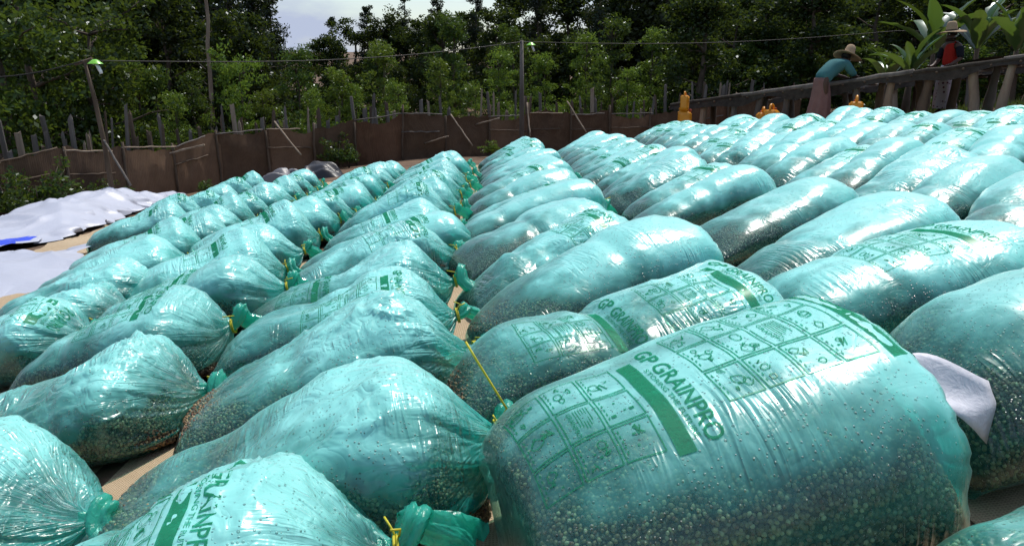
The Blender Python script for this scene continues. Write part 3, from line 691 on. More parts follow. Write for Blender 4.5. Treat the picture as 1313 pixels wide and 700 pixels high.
# ------------------------------------------------------------------ trees and plants
def leaf_cloud(centers, radii, per, size, r, aspect=.55, droop=0.):
    V = []; n = len(centers) * per
    c = np.repeat(np.array(centers), per, 0); rd = np.repeat(np.array(radii), per)
    d = r.normal(size=(n, 3)); d /= np.linalg.norm(d, axis=1)[:, None]; d *= (r.uniform(0, 1, n) ** .45)[:, None]
    P = c + d * rd[:, None] * np.array([1, 1, .75])
    a = r.normal(size=(n, 3)); a[:, 2] -= droop; a /= np.linalg.norm(a, axis=1)[:, None]
    b = np.cross(a, r.normal(size=(n, 3))); b /= np.linalg.norm(b, axis=1)[:, None]; nn = np.cross(a, b)
    s = size * r.uniform(.6, 1.35, n)[:, None]
    V = np.stack([P - a * s, P + b * s * aspect + nn * s * .12, P + a * s, P - b * s * aspect + nn * s * .12], 1).reshape(-1, 3)
    F = np.arange(n * 4).reshape(-1, 4)
    me = bpy.data.meshes.new('crown'); me.vertices.add(len(V)); me.vertices.foreach_set('co', V.astype(np.float32).ravel())
    me.loops.add(n * 4); me.loops.foreach_set('vertex_index', F.ravel().astype(np.int32)); me.polygons.add(n); me.polygons.foreach_set('loop_start', np.arange(0, n * 4, 4, dtype=np.int32)); me.polygons.foreach_set('loop_total', np.full(n, 4, np.int32))
    me.update(); return me
def tree_meshes(kind, seed):
    r = np.random.RandomState(seed); rr = random.Random(seed); T = MB(); cen = []; rad = []
    if kind == 'broad':      # unit height about 10 m
        H = 10; tr = wob_line((0, 0, -.3), (rr.uniform(-.5, .5), rr.uniform(-.5, .5), H * .82), 9, .16, rr); T.tube(tr, list(np.linspace(.24, .06, 10)), 9)
        for k in range(17):
            i = rr.randint(2, 9); b = tr[i]; az = rr.uniform(0, 6.28); l = rr.uniform(1.3, 2.9) * (1.12 - .07 * i); e = b + Vector((math.cos(az) * l, math.sin(az) * l, rr.uniform(.3, 1.6)))
            T.tube(wob_line(b, e, 4, .1, rr), list(np.linspace(.085, .02, 5)), 6)
            for q in range(5):
                p = b.lerp(e, rr.uniform(.45, 1.1)) + Vector((rr.gauss(0, .45), rr.gauss(0, .45), rr.gauss(0, .35))); cen.append(p); rad.append(rr.uniform(.45, .95))
        for q in range(8): cen.append(tr[-1] + Vector((rr.gauss(0, .7), rr.gauss(0, .7), rr.gauss(.4, .5)))); rad.append(rr.uniform(.5, .9))
        cm_ = leaf_cloud(cen, rad, 100, .115, r)
    elif kind == 'bushy':    # foliage right down to the ground: closes the view into the wood
        H = 9; tr = wob_line((0, 0, -.3), (rr.uniform(-.3, .3), 0, H * .85), 7, .12, rr); T.tube(tr, list(np.linspace(.2, .05, 8)), 8)
        for q in range(120):
            z = rr.uniform(.6, H); w = 2.2 * (1 - (z / H) ** 2) ** .5 + .3; az = rr.uniform(0, 6.28); l = w * rr.uniform(.3, 1.05)
            cen.append(Vector((math.cos(az) * l, math.sin(az) * l, z))); rad.append(rr.uniform(.4, .85))
            if q % 5 == 0: T.tube([tr[min(7, int(z / H * 7))], cen[-1]], [.05, .012], 5)
        cm_ = leaf_cloud(cen, rad, 95, .12, r)
    elif kind == 'conifer':
        H = 12; tr = [Vector((.05 * math.sin(i), .05 * math.cos(i * 2), -.3 + i * 1.25)) for i in range(11)]; T.tube(tr, list(np.linspace(.2, .03, 11)), 8)
        for k in range(60):
            z = rr.uniform(1.8, H); l = (2.9 * (1 - (z / (H + .4))) ** .75 + .25) * rr.uniform(.55, 1.15); az = rr.uniform(0, 6.28); b = Vector((0, 0, z)); e = b + Vector((math.cos(az) * l, math.sin(az) * l, .15 * l + rr.uniform(-.2, .3)))
            T.tube([b, b.lerp(e, .5) + Vector((0, 0, .1)), e], [.045, .03, .01], 5)
            for q in range(3): cen.append(b.lerp(e, .35 + .3 * q) + Vector((0, 0, rr.uniform(0, .15)))); rad.append(.30 + .16 * l * (.5 if q == 2 else .8))
        cm_ = leaf_cloud(cen, rad, 34, .13, r, .35)
    elif kind == 'young':    # slim sapling, unit height about 4 m
        H = 4; tr = wob_line((0, 0, -.2), (rr.uniform(-.2, .2), 0, H * .93), 7, .05, rr); T.tube(tr, list(np.linspace(.05, .012, 8)), 7)
        for q in range(64):
            z = rr.uniform(.45, H); w = .95 * (1 - z / (H + .15)) ** .55 + .1; az = rr.uniform(0, 6.28); l = w * rr.uniform(.2, 1.05)
            cen.append(Vector((math.cos(az) * l, math.sin(az) * l, z))); rad.append(rr.uniform(.16, .36))
            if q % 4 == 0: T.tube([tr[min(7, int(z / H * 7))], cen[-1]], [.016, .005], 5)
        cm_ = leaf_cloud(cen, rad, 70, .056, r, .34, .6)
    elif kind == 'shade':    # small broad-leaved tree with large glossy leaves
        H = 5; tr = wob_line((0, 0, -.2), (.3, 0, H * .8), 7, .1, rr); T.tube(tr, list(np.linspace(.11, .03, 8)), 8)
        for k in range(16):
            i = rr.randint(2, 7); b = tr[i]; az = rr.uniform(0, 6.28); l = rr.uniform(.7, 1.7); e = b + Vector((math.cos(az) * l, math.sin(az) * l, rr.uniform(.0, 1.0)))
            T.tube(wob_line(b, e, 4, .06, rr), list(np.linspace(.04, .01, 5)), 6)
            for q in range(6): cen.append(b.lerp(e, rr.uniform(.3, 1.1)) + Vector((rr.gauss(0, .28), rr.gauss(0, .28), rr.gauss(0, .25)))); rad.append(rr.uniform(.22, .5))
        cm_ = leaf_cloud(cen, rad, 62, .07, r, .5, .4)
    else:                    # shrub, about 1 m
        for k in range(12):
            az = rr.uniform(0, 6.28); l = rr.uniform(.1, .5); e = Vector((math.cos(az) * l, math.sin(az) * l, rr.uniform(.4, 1.05))); T.tube([Vector((0, 0, -.05)), e * .5 + Vector((0, 0, .08)), e], [.012, .008, .004], 5)
            for q in range(3): cen.append(e * rr.uniform(.5, 1.05) + Vector((rr.gauss(0, .07), rr.gauss(0, .07), rr.gauss(0, .06)))); rad.append(rr.uniform(.10, .2))
        cm_ = leaf_cloud(cen, rad, 34, .040, r, .5, .3)
    tm = mesh('trunk', T.V, T.F, 'bark'); return tm, cm_
LIB = {}
def tree_lib(kind, v, mat):
    if (kind, v) not in LIB: LIB[(kind, v)] = tree_meshes(kind, 900 + v * 17 + len(kind))
    tm, cmesh = LIB[(kind, v)]
    key = (kind, v, mat)
    if key not in LIB: c2 = cmesh.copy(); c2.materials.clear(); c2.materials.append(MATS[mat]); LIB[key] = c2
    return tm, LIB[key]
def tree(kind, v, mat, x, y, h, label, cat='tree', name=None, group=None, wide=1., trunk='trunk', z=None):
    unit = dict(broad=10, bushy=9, conifer=12, young=4, shade=5, shrub=1)[kind]; tm, cme = tree_lib(kind, v, mat)
    o = empty(name or {'shrub': 'shrub', 'young': 'young_tree', 'conifer': 'conifer_tree'}.get(kind, 'tree'), label, cat, (x, y, G(x, y) if z is None else z), group)
    k = h / unit; o.scale = (k * wide, k * wide, k); o.rotation_euler = (0, 0, rnd.uniform(0, 6.28))
    obj('stem' if kind == 'shrub' else 'trunk', tm, o); obj('foliage' if kind == 'shrub' else 'crown', cme, o); return o
def tree_px(kind, v, mat, px, ytop, Y, label, **kw):
    p = at(px, ytop, Y); return tree(kind, v, mat, p.x, Y, p.z - G(p.x, Y), label, **kw)
# far wood, closing the view: dark tall trees, lower where the sky shows
FW = 'dark trees of the wood behind the fence'
for k in range(46):
    px = -120 + k * 34 + rnd.uniform(-12, 12); Y = rnd.uniform(38, 50)
    top = -60 - rnd.uniform(0, 60)
    if 296 < px < 445: top = rnd.uniform(40, 62)
    elif 445 <= px < 640: top = rnd.uniform(4, 30)
    elif 640 <= px < 830: top = rnd.uniform(-35, -8)
    knd = rnd.choice(['broad', 'bushy', 'bushy']) 
    tree_px(knd, rnd.randint(0, 2), rnd.choice(['leaf_dark', 'leaf_dark', 'leaf_olive']), px, top, Y, 'tall dark leafy tree in the wood far behind the stake fence', group=FW, wide=1.15)
for k in range(30):
    px = -100 + k * 52 + rnd.uniform(-15, 15); Y = rnd.uniform(32, 38); top = rnd.uniform(15, 100)
    if px < 330 or px > 880: top = rnd.uniform(-30, 50)
    elif px < 470: top = rnd.uniform(50, 105)
    tree_px('bushy', rnd.randint(0, 2), rnd.choice(['leaf_dark', 'leaf_dark', 'leaf_dark', 'leaf_mid']), px, top, Y, 'dense bushy dark tree at the edge of the wood, its foliage reaching the ground', group='bushy trees at the edge of the wood', wide=1.1)
for px, top, Y, v in [(320, -55, 36, 0), (285, -70, 39, 1), (343, -16, 41, 2), (518, -8, 44, 1), (470, 10, 46, 0), (560, 2, 45, 2), (425, 26, 46, 1), (610, -14, 43, 2), (690, -20, 40, 0), (770, -28, 38, 1)]:
    tree_px('conifer', v % 3, 'leaf_conifer', px, top, Y, {320: 'tall black-green conifer with tiered boughs beside the gap of sky', 285: 'tall black-green conifer left of the pale bare trunk in the wood'}.get(px, 'dark conifer with tiered boughs standing out of the wood'), group=None if px in (320, 285) else 'dark conifers in the wood', wide=.9)
for px, top, Y, v, lb in [(35, -70, 24, 0, 'leafy tree with large glossy leaves by the leaning lamp pole'), (105, -10, 22, 1, 'leafy tree with bright upper leaves just behind the leaning lamp pole'), (-25, -40, 20, 2, 'leafy tree at the end of the stake fence, far from the drying bed'), (302, 64, 25, 1, 'small bright green tree with glossy leaves over the burlap fence')]:
    tree_px('shade', v, 'leaf_mid' if px < 300 else 'leaf_light', px, top, Y, lb, wide=1.1 if px < 300 else .8)
YT = [(378, 62, 27), (430, 84, 26), (484, 58, 28), (248, 96, 25), (512, 104, 25), (340, 112, 25), (577, 22, 31), (562, 78, 29), (640, 64, 28), (655, 28, 31), (700, 72, 28), (748, 46, 30), (790, 22, 32), (806, 84, 28), (838, 40, 31), (872, 70, 30), (915, 95, 29), (170, 70, 26), (203, 92, 26), (455, 110, 26), (608, 108, 26), (763, 104, 27), (225, 122, 23), (398, 118, 25)]
for k, (px, top, Y) in enumerate(YT):
    tree_px('young', k % 4, 'leaf_light' if k % 3 else 'leaf_mid', px + rnd.uniform(-4, 4), top, Y, 'slim young tree with light green leaves standing behind the stakes', group='young trees behind the stakes', wide=1.15)
for px, top, Y in [(905, -30, 27), (985, -40, 29), (1060, -45, 27), (1130, -30, 30), (1235, -60, 28), (1320, -60, 26), (945, 10, 33), (1180, -50, 33), (1290, -50, 32), (1400, -60, 28)]:
    tree_px('broad', rnd.randint(0, 2), 'leaf_dark', px, top, Y, 'dark broad tree with visible trunk in the grove behind the drying bed', group='dark grove behind the drying bed', wide=1.25)
for px, top, Y in [(890, 70, 30), (960, 60, 28), (1030, 75, 27), (1110, 60, 27), (1160, 70, 25), (1250, 60, 25), (1330, 55, 23)]:
    tree_px('bushy', rnd.randint(0, 2), rnd.choice(['leaf_dark', 'leaf_mid']), px, top, Y, 'low bushy undergrowth tree behind the drying bed', group='undergrowth behind the drying bed', wide=1.6)
# pale bare trunk in the wood
p0, p1 = at(262, -40, 31), at(266, 110, 31)
bt = empty('bare_trunk', 'pale bare straight tree trunk standing before the dark conifers', 'tree', (p1.x, 31, G(p1.x, 31)))
m = MB().tube(wob_line((0, 0, -.2), (p0.x - p1.x, 0, p0.z - G(p1.x, 31)), 8, .06, rnd), list(np.linspace(.11, .06, 9)), 8); m.build('trunk', 'pale_wood', bt)
b = MB()
for k in range(6): z = 2.5 + k * .6; b.tube([(0, 0, z), (rnd.choice((-1, 1)) * .35, .1, z + .3)], [.02, .006], 5)
b.build('branch', 'pale_wood', bt)
# shrubs by the fence foot
for px, py, Y, h, v, lb in [(16, 268, 13.0, .85, 0, 'dark leafy shrub at the tarp end of the burlap fence foot'), (50, 262, 13.5, 1.0, 1, 'dark leafy shrub with small white-lit leaves beside the rumpled tarp'), (105, 245, 14.6, .6, 2, 'low green shrub beside the stick propping the lamp pole'), (142, 238, 15.2, .55, 0, 'small pale shrub just past the propping stick'), (432, 200, 20.3, .8, 1, 'leafy shrub hanging on the burlap fence above the grey tarp heap'), (447, 205, 20.2, .5, 2, 'thin shrub at the foot of the burlap fence past the grey heap'), (628, 190, 21.5, .45, 0, 'small bright weed at the fence foot beyond the aisle'), (260, 222, 15.5, .35, 2, 'small sprig growing against the fence near the rumpled tarp'), (430, 178, 21.4, 1.2, 0, 'tall thin shrub poking over the burlap fence')]:
    p = at(px, py, Y); tree('shrub', v, 'leaf_light' if px > 600 else 'leaf_mid', p.x, Y, h, lb, 'shrub', z=min(p.z, G(p.x, Y) + .02), wide=1.2)

# banana plants
def banana(x, y, h, seed, label):
    r_ = random.Random(seed); o = empty('banana_plant', label, 'banana plant', (x, y, G(x, y)), 'banana plants behind the drying bed')
    MB().tube([(0, 0, -.1), (0.03, 0, h * .3), (.05, 0, h * .62)], [.13, .10, .05], 10).build('stem', 'pole_wood', o)
    for k in range(9):
        az = k * 2.4 + r_.uniform(-.4, .4); ln = h * r_.uniform(.42, .6); el = r_.uniform(.75, 1.45); base = Vector((.05, 0, h * .58)); w0 = ln * .13; V = []; F = []; n = 16
        hd = Vector((math.cos(az), math.sin(az), 0)); sd_ = Vector((-math.sin(az), math.cos(az), 0)); pos = base.copy(); e = el
        for i in range(n + 1):
            t = i / n; dirv = hd * math.cos(e) + Vector((0, 0, 1)) * math.sin(e); nrm = -hd * math.sin(e) + Vector((0, 0, 1)) * math.cos(e)
            w = w0 * (math.sin(min(1, max(0, (t - .12) / .88)) ** .7 * math.pi) ** .6 if t > .12 else .08) * (1 - .25 * (r_.random() < .22))
            V += [pos + sd_ * w + nrm * w * .35, pos.copy(), pos - sd_ * w + nrm * w * .35]
            pos = pos + dirv * (ln / n); e -= r_.uniform(.02, .12) * (.4 + t)
        for i in range(n):
            for j in (0, 1): F.append((i * 3 + j, i * 3 + j + 1, i * 3 + j + 4, i * 3 + j + 3))
        lf = obj('leaf', mesh('leaf', V, F, 'leaf_banana'), o)
for px, top, Y, sd_, lb in [(1172, 40, 20, 1, 'short banana plant with torn leaves between the two people'), (1205, -10, 21, 2, 'tall banana plant behind the person in red'), (1262, -15, 20, 3, 'upright pale-leaved banana plant beyond the person in red'), (1312, -5, 19, 4, 'banana plant at the near end of the drying bed'), (1140, 60, 21, 5, 'low banana sucker behind the bending person')]:
    p = at(px, top, Y); banana(p.x, Y, (p.z - G(p.x, Y)) * .95, sd_, lb)

# ------------------------------------------------------------------ lamp poles and wire
def lamp(pole_pts, rads, mat, label, shade_at, extra=None):
    base = Vector(pole_pts[0]); o = empty('lamp_pole', label, 'lamp pole', base)
    pts = [Vector(p) - base for p in pole_pts]; MB().tube(pts, rads, 8).build('pole', mat, o)
    s = Vector(shade_at) - base; m = MB(); rings = []
    for z, r_ in ((.05, .02), (.04, .05), (.0, .10), (-.03, .135)): rings.append([s + Vector((math.cos(a) * r_, math.sin(a) * r_ * .9, z)) for a in np.linspace(0, 6.2832, 14, endpoint=False)])
    m.loft(rings, True, False); m.build('shade', 'green_shade', o)
    MB().tube([s + Vector((.0, 0, -.01)), s + Vector((.05, 0, -.10)), s + Vector((.09, 0, -.2))], [.02, .034, .03], 8).build('bulb', 'white_tube', o)
    if extra: extra(o, base)
pA = [at(152, 235, 14.0), at(134, 185, 14.1), at(122, 130, 14.1), at(108, 78, 14.1)]
gA = G(pA[0].x, 14.0)
pA[0] = Vector((at(136, 190, 14.1).x + .05, 14.05, G(at(136, 190, 14.1).x, 14.05) - .1))
def exA(o, base):
    MB().tube([at(96, 83, 14.1) - base, at(118, 76, 14.1) - base], .03, 7).build('crossarm', 'pole_wood', o)
    a, b = at(133, 180, 14.05), at(168, 238, 13.7); MB().tube(wob_line(a - base, b - base, 5, .01, rnd), .02, 7).build('prop_stick', 'weathered_wood', o)
lamp(pA, [.05, .045, .04, .03], 'pole_wood', 'leaning thin lamp pole with a green shade, propped by a stick beside the tarp', at(122, 80, 14.05), exA)
pB0 = at(669, 185, 22.3); pB1 = at(669, 52, 22.3)
lamp([Vector((pB0.x, 22.3, G(pB0.x, 22.3) - .1)), pB0.lerp(pB1, .5), pB1], [.075, .065, .05], 'weathered_wood', 'upright lamp pole with a green shade by the middle of the burlap fence', at(681, 57, 22.25))
pC0 = at(1135, 120, 24); pC1 = at(1135, 38, 24)
W = MB()
def sag(a, b, s, n=18): return [Vector(a).lerp(Vector(b), i / n) - Vector((0, 0, s * math.sin(i / n * math.pi))) for i in range(n + 1)]
W.tube(sag(at(-60, 100, 13), at(108, 78, 14.1), .1) + sag(at(108, 78, 14.1), at(669, 54, 22.3), .22)[1:] + sag(at(669, 54, 22.3), at(1150, 40, 23), .18)[1:] + sag(at(1150, 40, 23), at(1420, 30, 22), .1)[1:], .011, 5)
tag(W.build('overhead_wire', 'wire'), 'thin overhead wire running between the lamp poles across the dark trees', 'wire')

# ------------------------------------------------------------------ grey tarp heap
def heap(name, px, py, Y, w, h, mat, seed, label):
    p = at(px, py, Y); N = SinNoise(seed, .8, 3, 14); V = []; nx, ny = 40, 28
    for j in range(ny + 1):
        for i in range(nx + 1):
            u_, v_ = i / nx * 2 - 1, j / ny * 2 - 1; q = np.array([u_ * 2, v_ * 2, 0.]); e = max(0, 1 - u_ * u_) * max(0, 1 - v_ * v_)
            V.append((p.x + u_ * w, Y + v_ * w * .6, G(p.x, Y) + .02 + h * min(1, e * 2.2) * (.62 + .20 * N(q * .22)) ))
    F = [(j * (nx + 1) + i, j * (nx + 1) + i + 1, (j + 1) * (nx + 1) + i + 1, (j + 1) * (nx + 1) + i) for j in range(ny) for i in range(nx)]
    return tag(obj(name, mesh(name, V, F, mat)), label, 'tarp')
heap('grey_tarp_heap', 352, 214, 16.2, .42, .42, 'grey_tarp', 81, 'crumpled grey plastic sheet heaped at the foot of the burlap fence')
heap('black_tarp_heap', 412, 212, 17.3, .5, .40, 'black_tarp', 82, 'flat dark plastic sheet lying next to the grey heap by the fence')
heap('grey_tarp_heap', 385, 212, 16.6, .38, .36, 'grey_tarp', 83, 'low fold of grey plastic between the grey heap and the dark sheet')

# ------------------------------------------------------------------ raised drying bed
def bed(a, b, width, za, zb, label, nposts, seed, cov):
    r_ = random.Random(seed); a, b = Vector((*a, 0)), Vector((*b, 0)); d = (b - a).normalized(); nrm = Vector((-d.y, d.x, 0))
    if nrm.y < 0: nrm = -nrm
    o = empty('drying_bed', label, 'drying bed', (a.x, a.y, G(a.x, a.y))); base = o.location.copy()
    def top(t, s): p = a.lerp(b, t) + nrm * (s * width); p.z = za + (zb - za) * t; return p
    def ch(m, name, mat, sm=True): x = m.build(name, mat, o, sm); x.matrix_parent_inverse = Matrix.Translation(-base); return x
    L = (b - a).length
    for s in (0., .5, 1.):
        n = 5
        for i in range(n): ch(MB().tube(wob_line(top(max(0, i / n - .02), s) + Vector((0, 0, r_.uniform(-.02, .02))), top(min(1, (i + 1) / n + .02), s) + Vector((0, 0, r_.uniform(-.02, .02))), 7, .014, r_), r_.uniform(.04, .052), 8), 'rail', r_.choice(['pole_wood', 'dark_mat', 'weathered_wood']))
    k = int(L / .42)
    for i in range(k + 1):
        t = i / k; ch(MB().tube([top(t, -.06) - Vector((0, 0, .055)), top(t, 1.06) - Vector((0, 0, .055 + r_.uniform(-.01, .01)))], .022, 6), 'crossbar', 'pole_wood')
    V = []; n = 60; ny = 8; N = SinNoise(seed, .6, 2.5, 12)
    for i in range(n + 1):
        for j in range(ny + 1):
            p = top(i / n, .02 + .96 * j / ny); p.z += .045 + .015 * N(np.array([p.x, p.y, 0.])); V.append(p)
    F = [(i * (ny + 1) + j, (i + 1) * (ny + 1) + j, (i + 1) * (ny + 1) + j + 1, i * (ny + 1) + j + 1) for i in range(n) for j in range(ny)]
    mt = ch(MB(), 'mat_tmp', 'dark_mat') if False else obj('drying_mat', mesh('drying_mat', V, F, 'dark_mat'), o); mt.matrix_parent_inverse = Matrix.Translation(-base)
    V2 = []                                      # matting that hangs below the near rail
    for i in range(n + 1):
        for j in range(4): p = top(i / n, -.02); p.z -= .01 + j * (.042 + .014 * N(np.array([p.x, p.y, 3.]))); p -= nrm * .02 * j; V2.append(p)
    F2 = [(i * 4 + j, (i + 1) * 4 + j, (i + 1) * 4 + j + 1, i * 4 + j + 1) for i in range(n) for j in range(3)]
    hm = obj('hanging_mat', mesh('hanging_mat', V2, F2, 'dark_mat'), o); hm.matrix_parent_inverse = Matrix.Translation(-base)
    for i in range(nposts):
        t = (i + .5 + r_.uniform(-.2, .2)) / nposts
        for s in (0.04, .96):
            p = top(t, s); q = p.copy(); q += d * r_.uniform(-.16, .16); q.z = G(q.x, q.y) - .1
            ch(MB().tube(wob_line(q, p + Vector((0, 0, .0)), 5, .015, r_), [r_.uniform(.08, .11)] * 3 + [r_.uniform(.065, .085)] * 3, 8), 'post', r_.choice(['weathered_wood', 'pole_wood', 'pale_wood']))
    return o
bed((3.9, 18.6), (9.6, 11.5), 1.25, .62, 1.74, 'long raised drying bed of rough poles and dark matting above the bags', 13, 3, True)
bed((7.2, 21.0), (12.6, 13.6), 1.25, .75, 1.85, 'second raised drying bed of poles seen behind the first', 10, 4, True)
# weedy grass under the beds
r = np.random.RandomState(5); n = 5000; bx = r.uniform(8.2, 15, n); by = r.uniform(13.5, 22, n); V = []
gz = Gv(bx, by); hh = r.uniform(.06, .2, n); ax = r.uniform(0, 6.28, n)
V = np.stack([np.stack([bx - .012 * np.cos(ax), by - .012 * np.sin(ax), gz], -1), np.stack([bx + .012 * np.cos(ax), by + .012 * np.sin(ax), gz], -1), np.stack([bx + r.normal(0, .05, n), by + r.normal(0, .05, n), gz + hh], -1)], 1).reshape(-1, 3)
gro = obj('grass', mesh('grass', V, np.arange(n * 3).reshape(-1, 3), 'grass_blade', False), kind='stuff'); tag(gro, 'patchy green grass growing beneath the drying beds', 'grass')
n = 9000; s = r.uniform(0, 1, n); fp = np.array([fence_pt(t) for t in s]); fo = np.array([fence_out(t) for t in s]); q_ = np.abs(r.normal(0, 1.2, n)) + .3; bx = fp[:, 0] + fo[:, 0] * q_; by = fp[:, 1] + fo[:, 1] * q_; gz = Gv(bx, by); hh = r.uniform(.3, 1.25, n); ax = r.uniform(0, 6.28, n)
V = np.stack([np.stack([bx - .02 * np.cos(ax), by - .02 * np.sin(ax), gz], -1), np.stack([bx + .02 * np.cos(ax), by + .02 * np.sin(ax), gz], -1), np.stack([bx + r.normal(0, .12, n), by + r.normal(0, .12, n), gz + hh], -1)], 1).reshape(-1, 3)
gro = obj('tall_grass', mesh('tall_grass', V, np.arange(n * 3).reshape(-1, 3), 'grass_blade', False), kind='stuff'); tag(gro, 'rough tall grass among the stakes behind the burlap fence', 'grass')

# ------------------------------------------------------------------ jerrycans
def jerry_mesh():
    b = bmesh.new(); bmesh.ops.create_cube(b, size=1)
    for v in b.verts: v.co = Vector((v.co.x * .28, v.co.y * .19, v.co.z * .36 + .18))
    bmesh.ops.subdivide_edges(b, edges=b.edges, cuts=3, use_grid_fill=True)
    for v in b.verts:
        if v.co.z > .34: v.co.z -= max(0, v.co.x + .02) * .25
        if .06 < v.co.z < .3 and abs(v.co.y) > .09: v.co.y *= .92
    bmesh.ops.bevel(b, geom=[e for e in b.edges if e.calc_face_angle(0) > .8], offset=.022, segments=2, affect='EDGES')
    me = bpy.data.meshes.new('body'); b.to_mesh(me); b.free(); me.materials.append(MATS['jerry_yellow']); me.polygons.foreach_set('use_smooth', [True] * len(me.polygons)); return me
JB = jerry_mesh(); m = MB().tube([(-.10, 0, .34), (-.11, 0, .40), (-.08, 0, .435), (.0, 0, .43), (.05, 0, .40), (.06, 0, .33)], .018, 8); JH = mesh('handle', m.V, m.F, 'jerry_yellow')
m = MB().tube([(.10, 0, .30), (.105, 0, .365), (.108, 0, .385)], [.03, .03, .026], 12); JC = mesh('cap', m.V, m.F, 'jerry_cap')
def jerry(px, py, Y, label, rz, zl=None, tilt=0., k=1.):
    p = at(px, py, Y); z = G(p.x, Y) if zl is None else zl
    o = empty('jerrycan', label, 'jerrycan', (p.x, Y, z)); o.rotation_euler = (tilt, 0, rz); o.scale = (k, k, k); obj('body', JB, o); obj('handle', JH, o); obj('cap', JC, o); return o
j0 = at(878, 165, 17.2); jz = G(j0.x, 17.2)
jerry(877, 170, 17.2, 'orange-yellow jerrycan standing lowest in the stack by the bed end', .3, jz, 0, 1.12)
jerry(878, 150, 17.2, 'orange-yellow jerrycan in the middle of the stack by the bed end', -.2, jz + .40, 0, 1.1)
jerry(877, 150, 17.2, 'small orange-yellow jerrycan with an upright handle topping the stack by the bed end', 1.2, jz + .79, 0, .95)
jerry(989, 160, 16.0, 'orange jerrycan under the drying bed with a lit side', .9, None, 0, 1.35)
jerry(977, 160, 16.2, 'orange jerrycan partly hidden by a bed post', 1.4, None, 0, 1.3)
jerry(1096, 150, 14.3, 'orange jerrycan behind the bed post near the bending person', 1.2, None, 0, 1.3)
jerry(834, 170, 17.6, 'small orange jerrycan tip showing above the farthest bags', .6, None, 0, 1.0)

# ------------------------------------------------------------------ people
def skin(name, verts, edges, radii, mat, parent, root=0, sub=2):
    me = bpy.data.meshes.new(name); me.from_pydata(verts, edges, []); o = obj(name, me)
    md = o.modifiers.new('s', 'SKIN'); md.use_smooth_shade = True; o.modifiers.new('sub', 'SUBSURF').levels = sub
    for i, r_ in enumerate(radii):
        sv_ = me.skin_vertices[0].data[i]; sv_.radius = (r_, r_) if isinstance(r_, float) else r_; sv_.use_root = (i == root)
    bpy.context.view_layer.update(); dg = bpy.context.evaluated_depsgraph_get(); m2 = bpy.data.meshes.new_from_object(o.evaluated_get(dg)); bpy.data.objects.remove(o)
    m2.materials.clear(); m2.materials.append(MATS[mat]); m2.polygons.foreach_set('use_smooth', [True] * len(m2.polygons)); m2.name = name
    return obj(name, m2, parent)
def hat(parent, c, tilt, brim=.24, h=.16, az=0.):
    brim *= 1.12; h *= 1.15
    rings = []; M = Matrix.Rotation(az, 3, 'Z') @ Matrix.Rotation(tilt, 3, 'Y')
    for z, r_, wv in ((-.015, brim, .02), (.0, brim * .75, .01), (.012, .115, 0), (.03, .108, 0), (h * .6, .095, 0), (h * .9, .08, 0), (h, .055, 0), (h * 1.0, .01, 0)):
        rings.append([Vector(c) + M @ Vector((math.cos(a) * r_, math.sin(a) * r_, z + wv * math.sin(2 * a + 1))) for a in np.linspace(0, 6.2832, 26, endpoint=False)])
    m = MB().loft(rings, False, True); o = m.build('straw_hat', 'straw', parent); md = o.modifiers.new('t', 'SOLIDIFY'); md.thickness = .008
    b = MB().tube([Vector(c) + M @ Vector((math.cos(a) * .11, math.sin(a) * .11, .03)) for a in np.linspace(0, 6.2832, 25)], .008, 6, False); b.build('hat_band', 'dark_cloth', o); return o
def hand(V, E, Rr, wrist_i, d, side):
    w = Vector(V[wrist_i]); d = Vector(d).normalized(); s_ = Vector(side).normalized(); palm = len(V); V.append(tuple(w + d * .06)); Rr.append(.026); E.append((wrist_i, palm)); dn = d.cross(s_)
    for k, (off, ln) in enumerate(((-.028, .062), (-.01, .075), (.01, .072), (.028, .058))):
        a = w + d * .095 + s_ * off; b_ = a + d * ln * .5 - dn * .008; c_ = b_ + d * ln * .45 - dn * .022; i = len(V); V += [tuple(a), tuple(b_), tuple(c_)]; Rr += [.011, .0095, .008]; E += [(palm, i), (i, i + 1), (i + 1, i + 2)]
    a = w + d * .045 + s_ * .035; b_ = a + d * .035 + s_ * .022; i = len(V); V += [tuple(a), tuple(b_)]; Rr += [.012, .009]; E += [(palm, i), (i, i + 1)]
def skirt(parent, hip, foot, rh, rf, mat, name='skirt', folds=9, n=44):
    rings = []; hip, foot = Vector(hip), Vector(foot)
    for t in np.linspace(0, 1, 14):
        c = hip.lerp(foot, t) + Vector((.03 * math.sin(t * 4), 0, 0)); r_ = rh + (rf - rh) * t ** .8
        rings.append([c + Vector((math.cos(a) * r_ * (1 + .16 * t * math.sin(folds * a + 2 * t)), math.sin(a) * r_ * .85 * (1 + .10 * t * math.cos(folds * a)), .0)) for a in np.linspace(0, 6.2832, n, endpoint=False)])
    return MB().loft(rings, True, False).build(name, mat, parent)
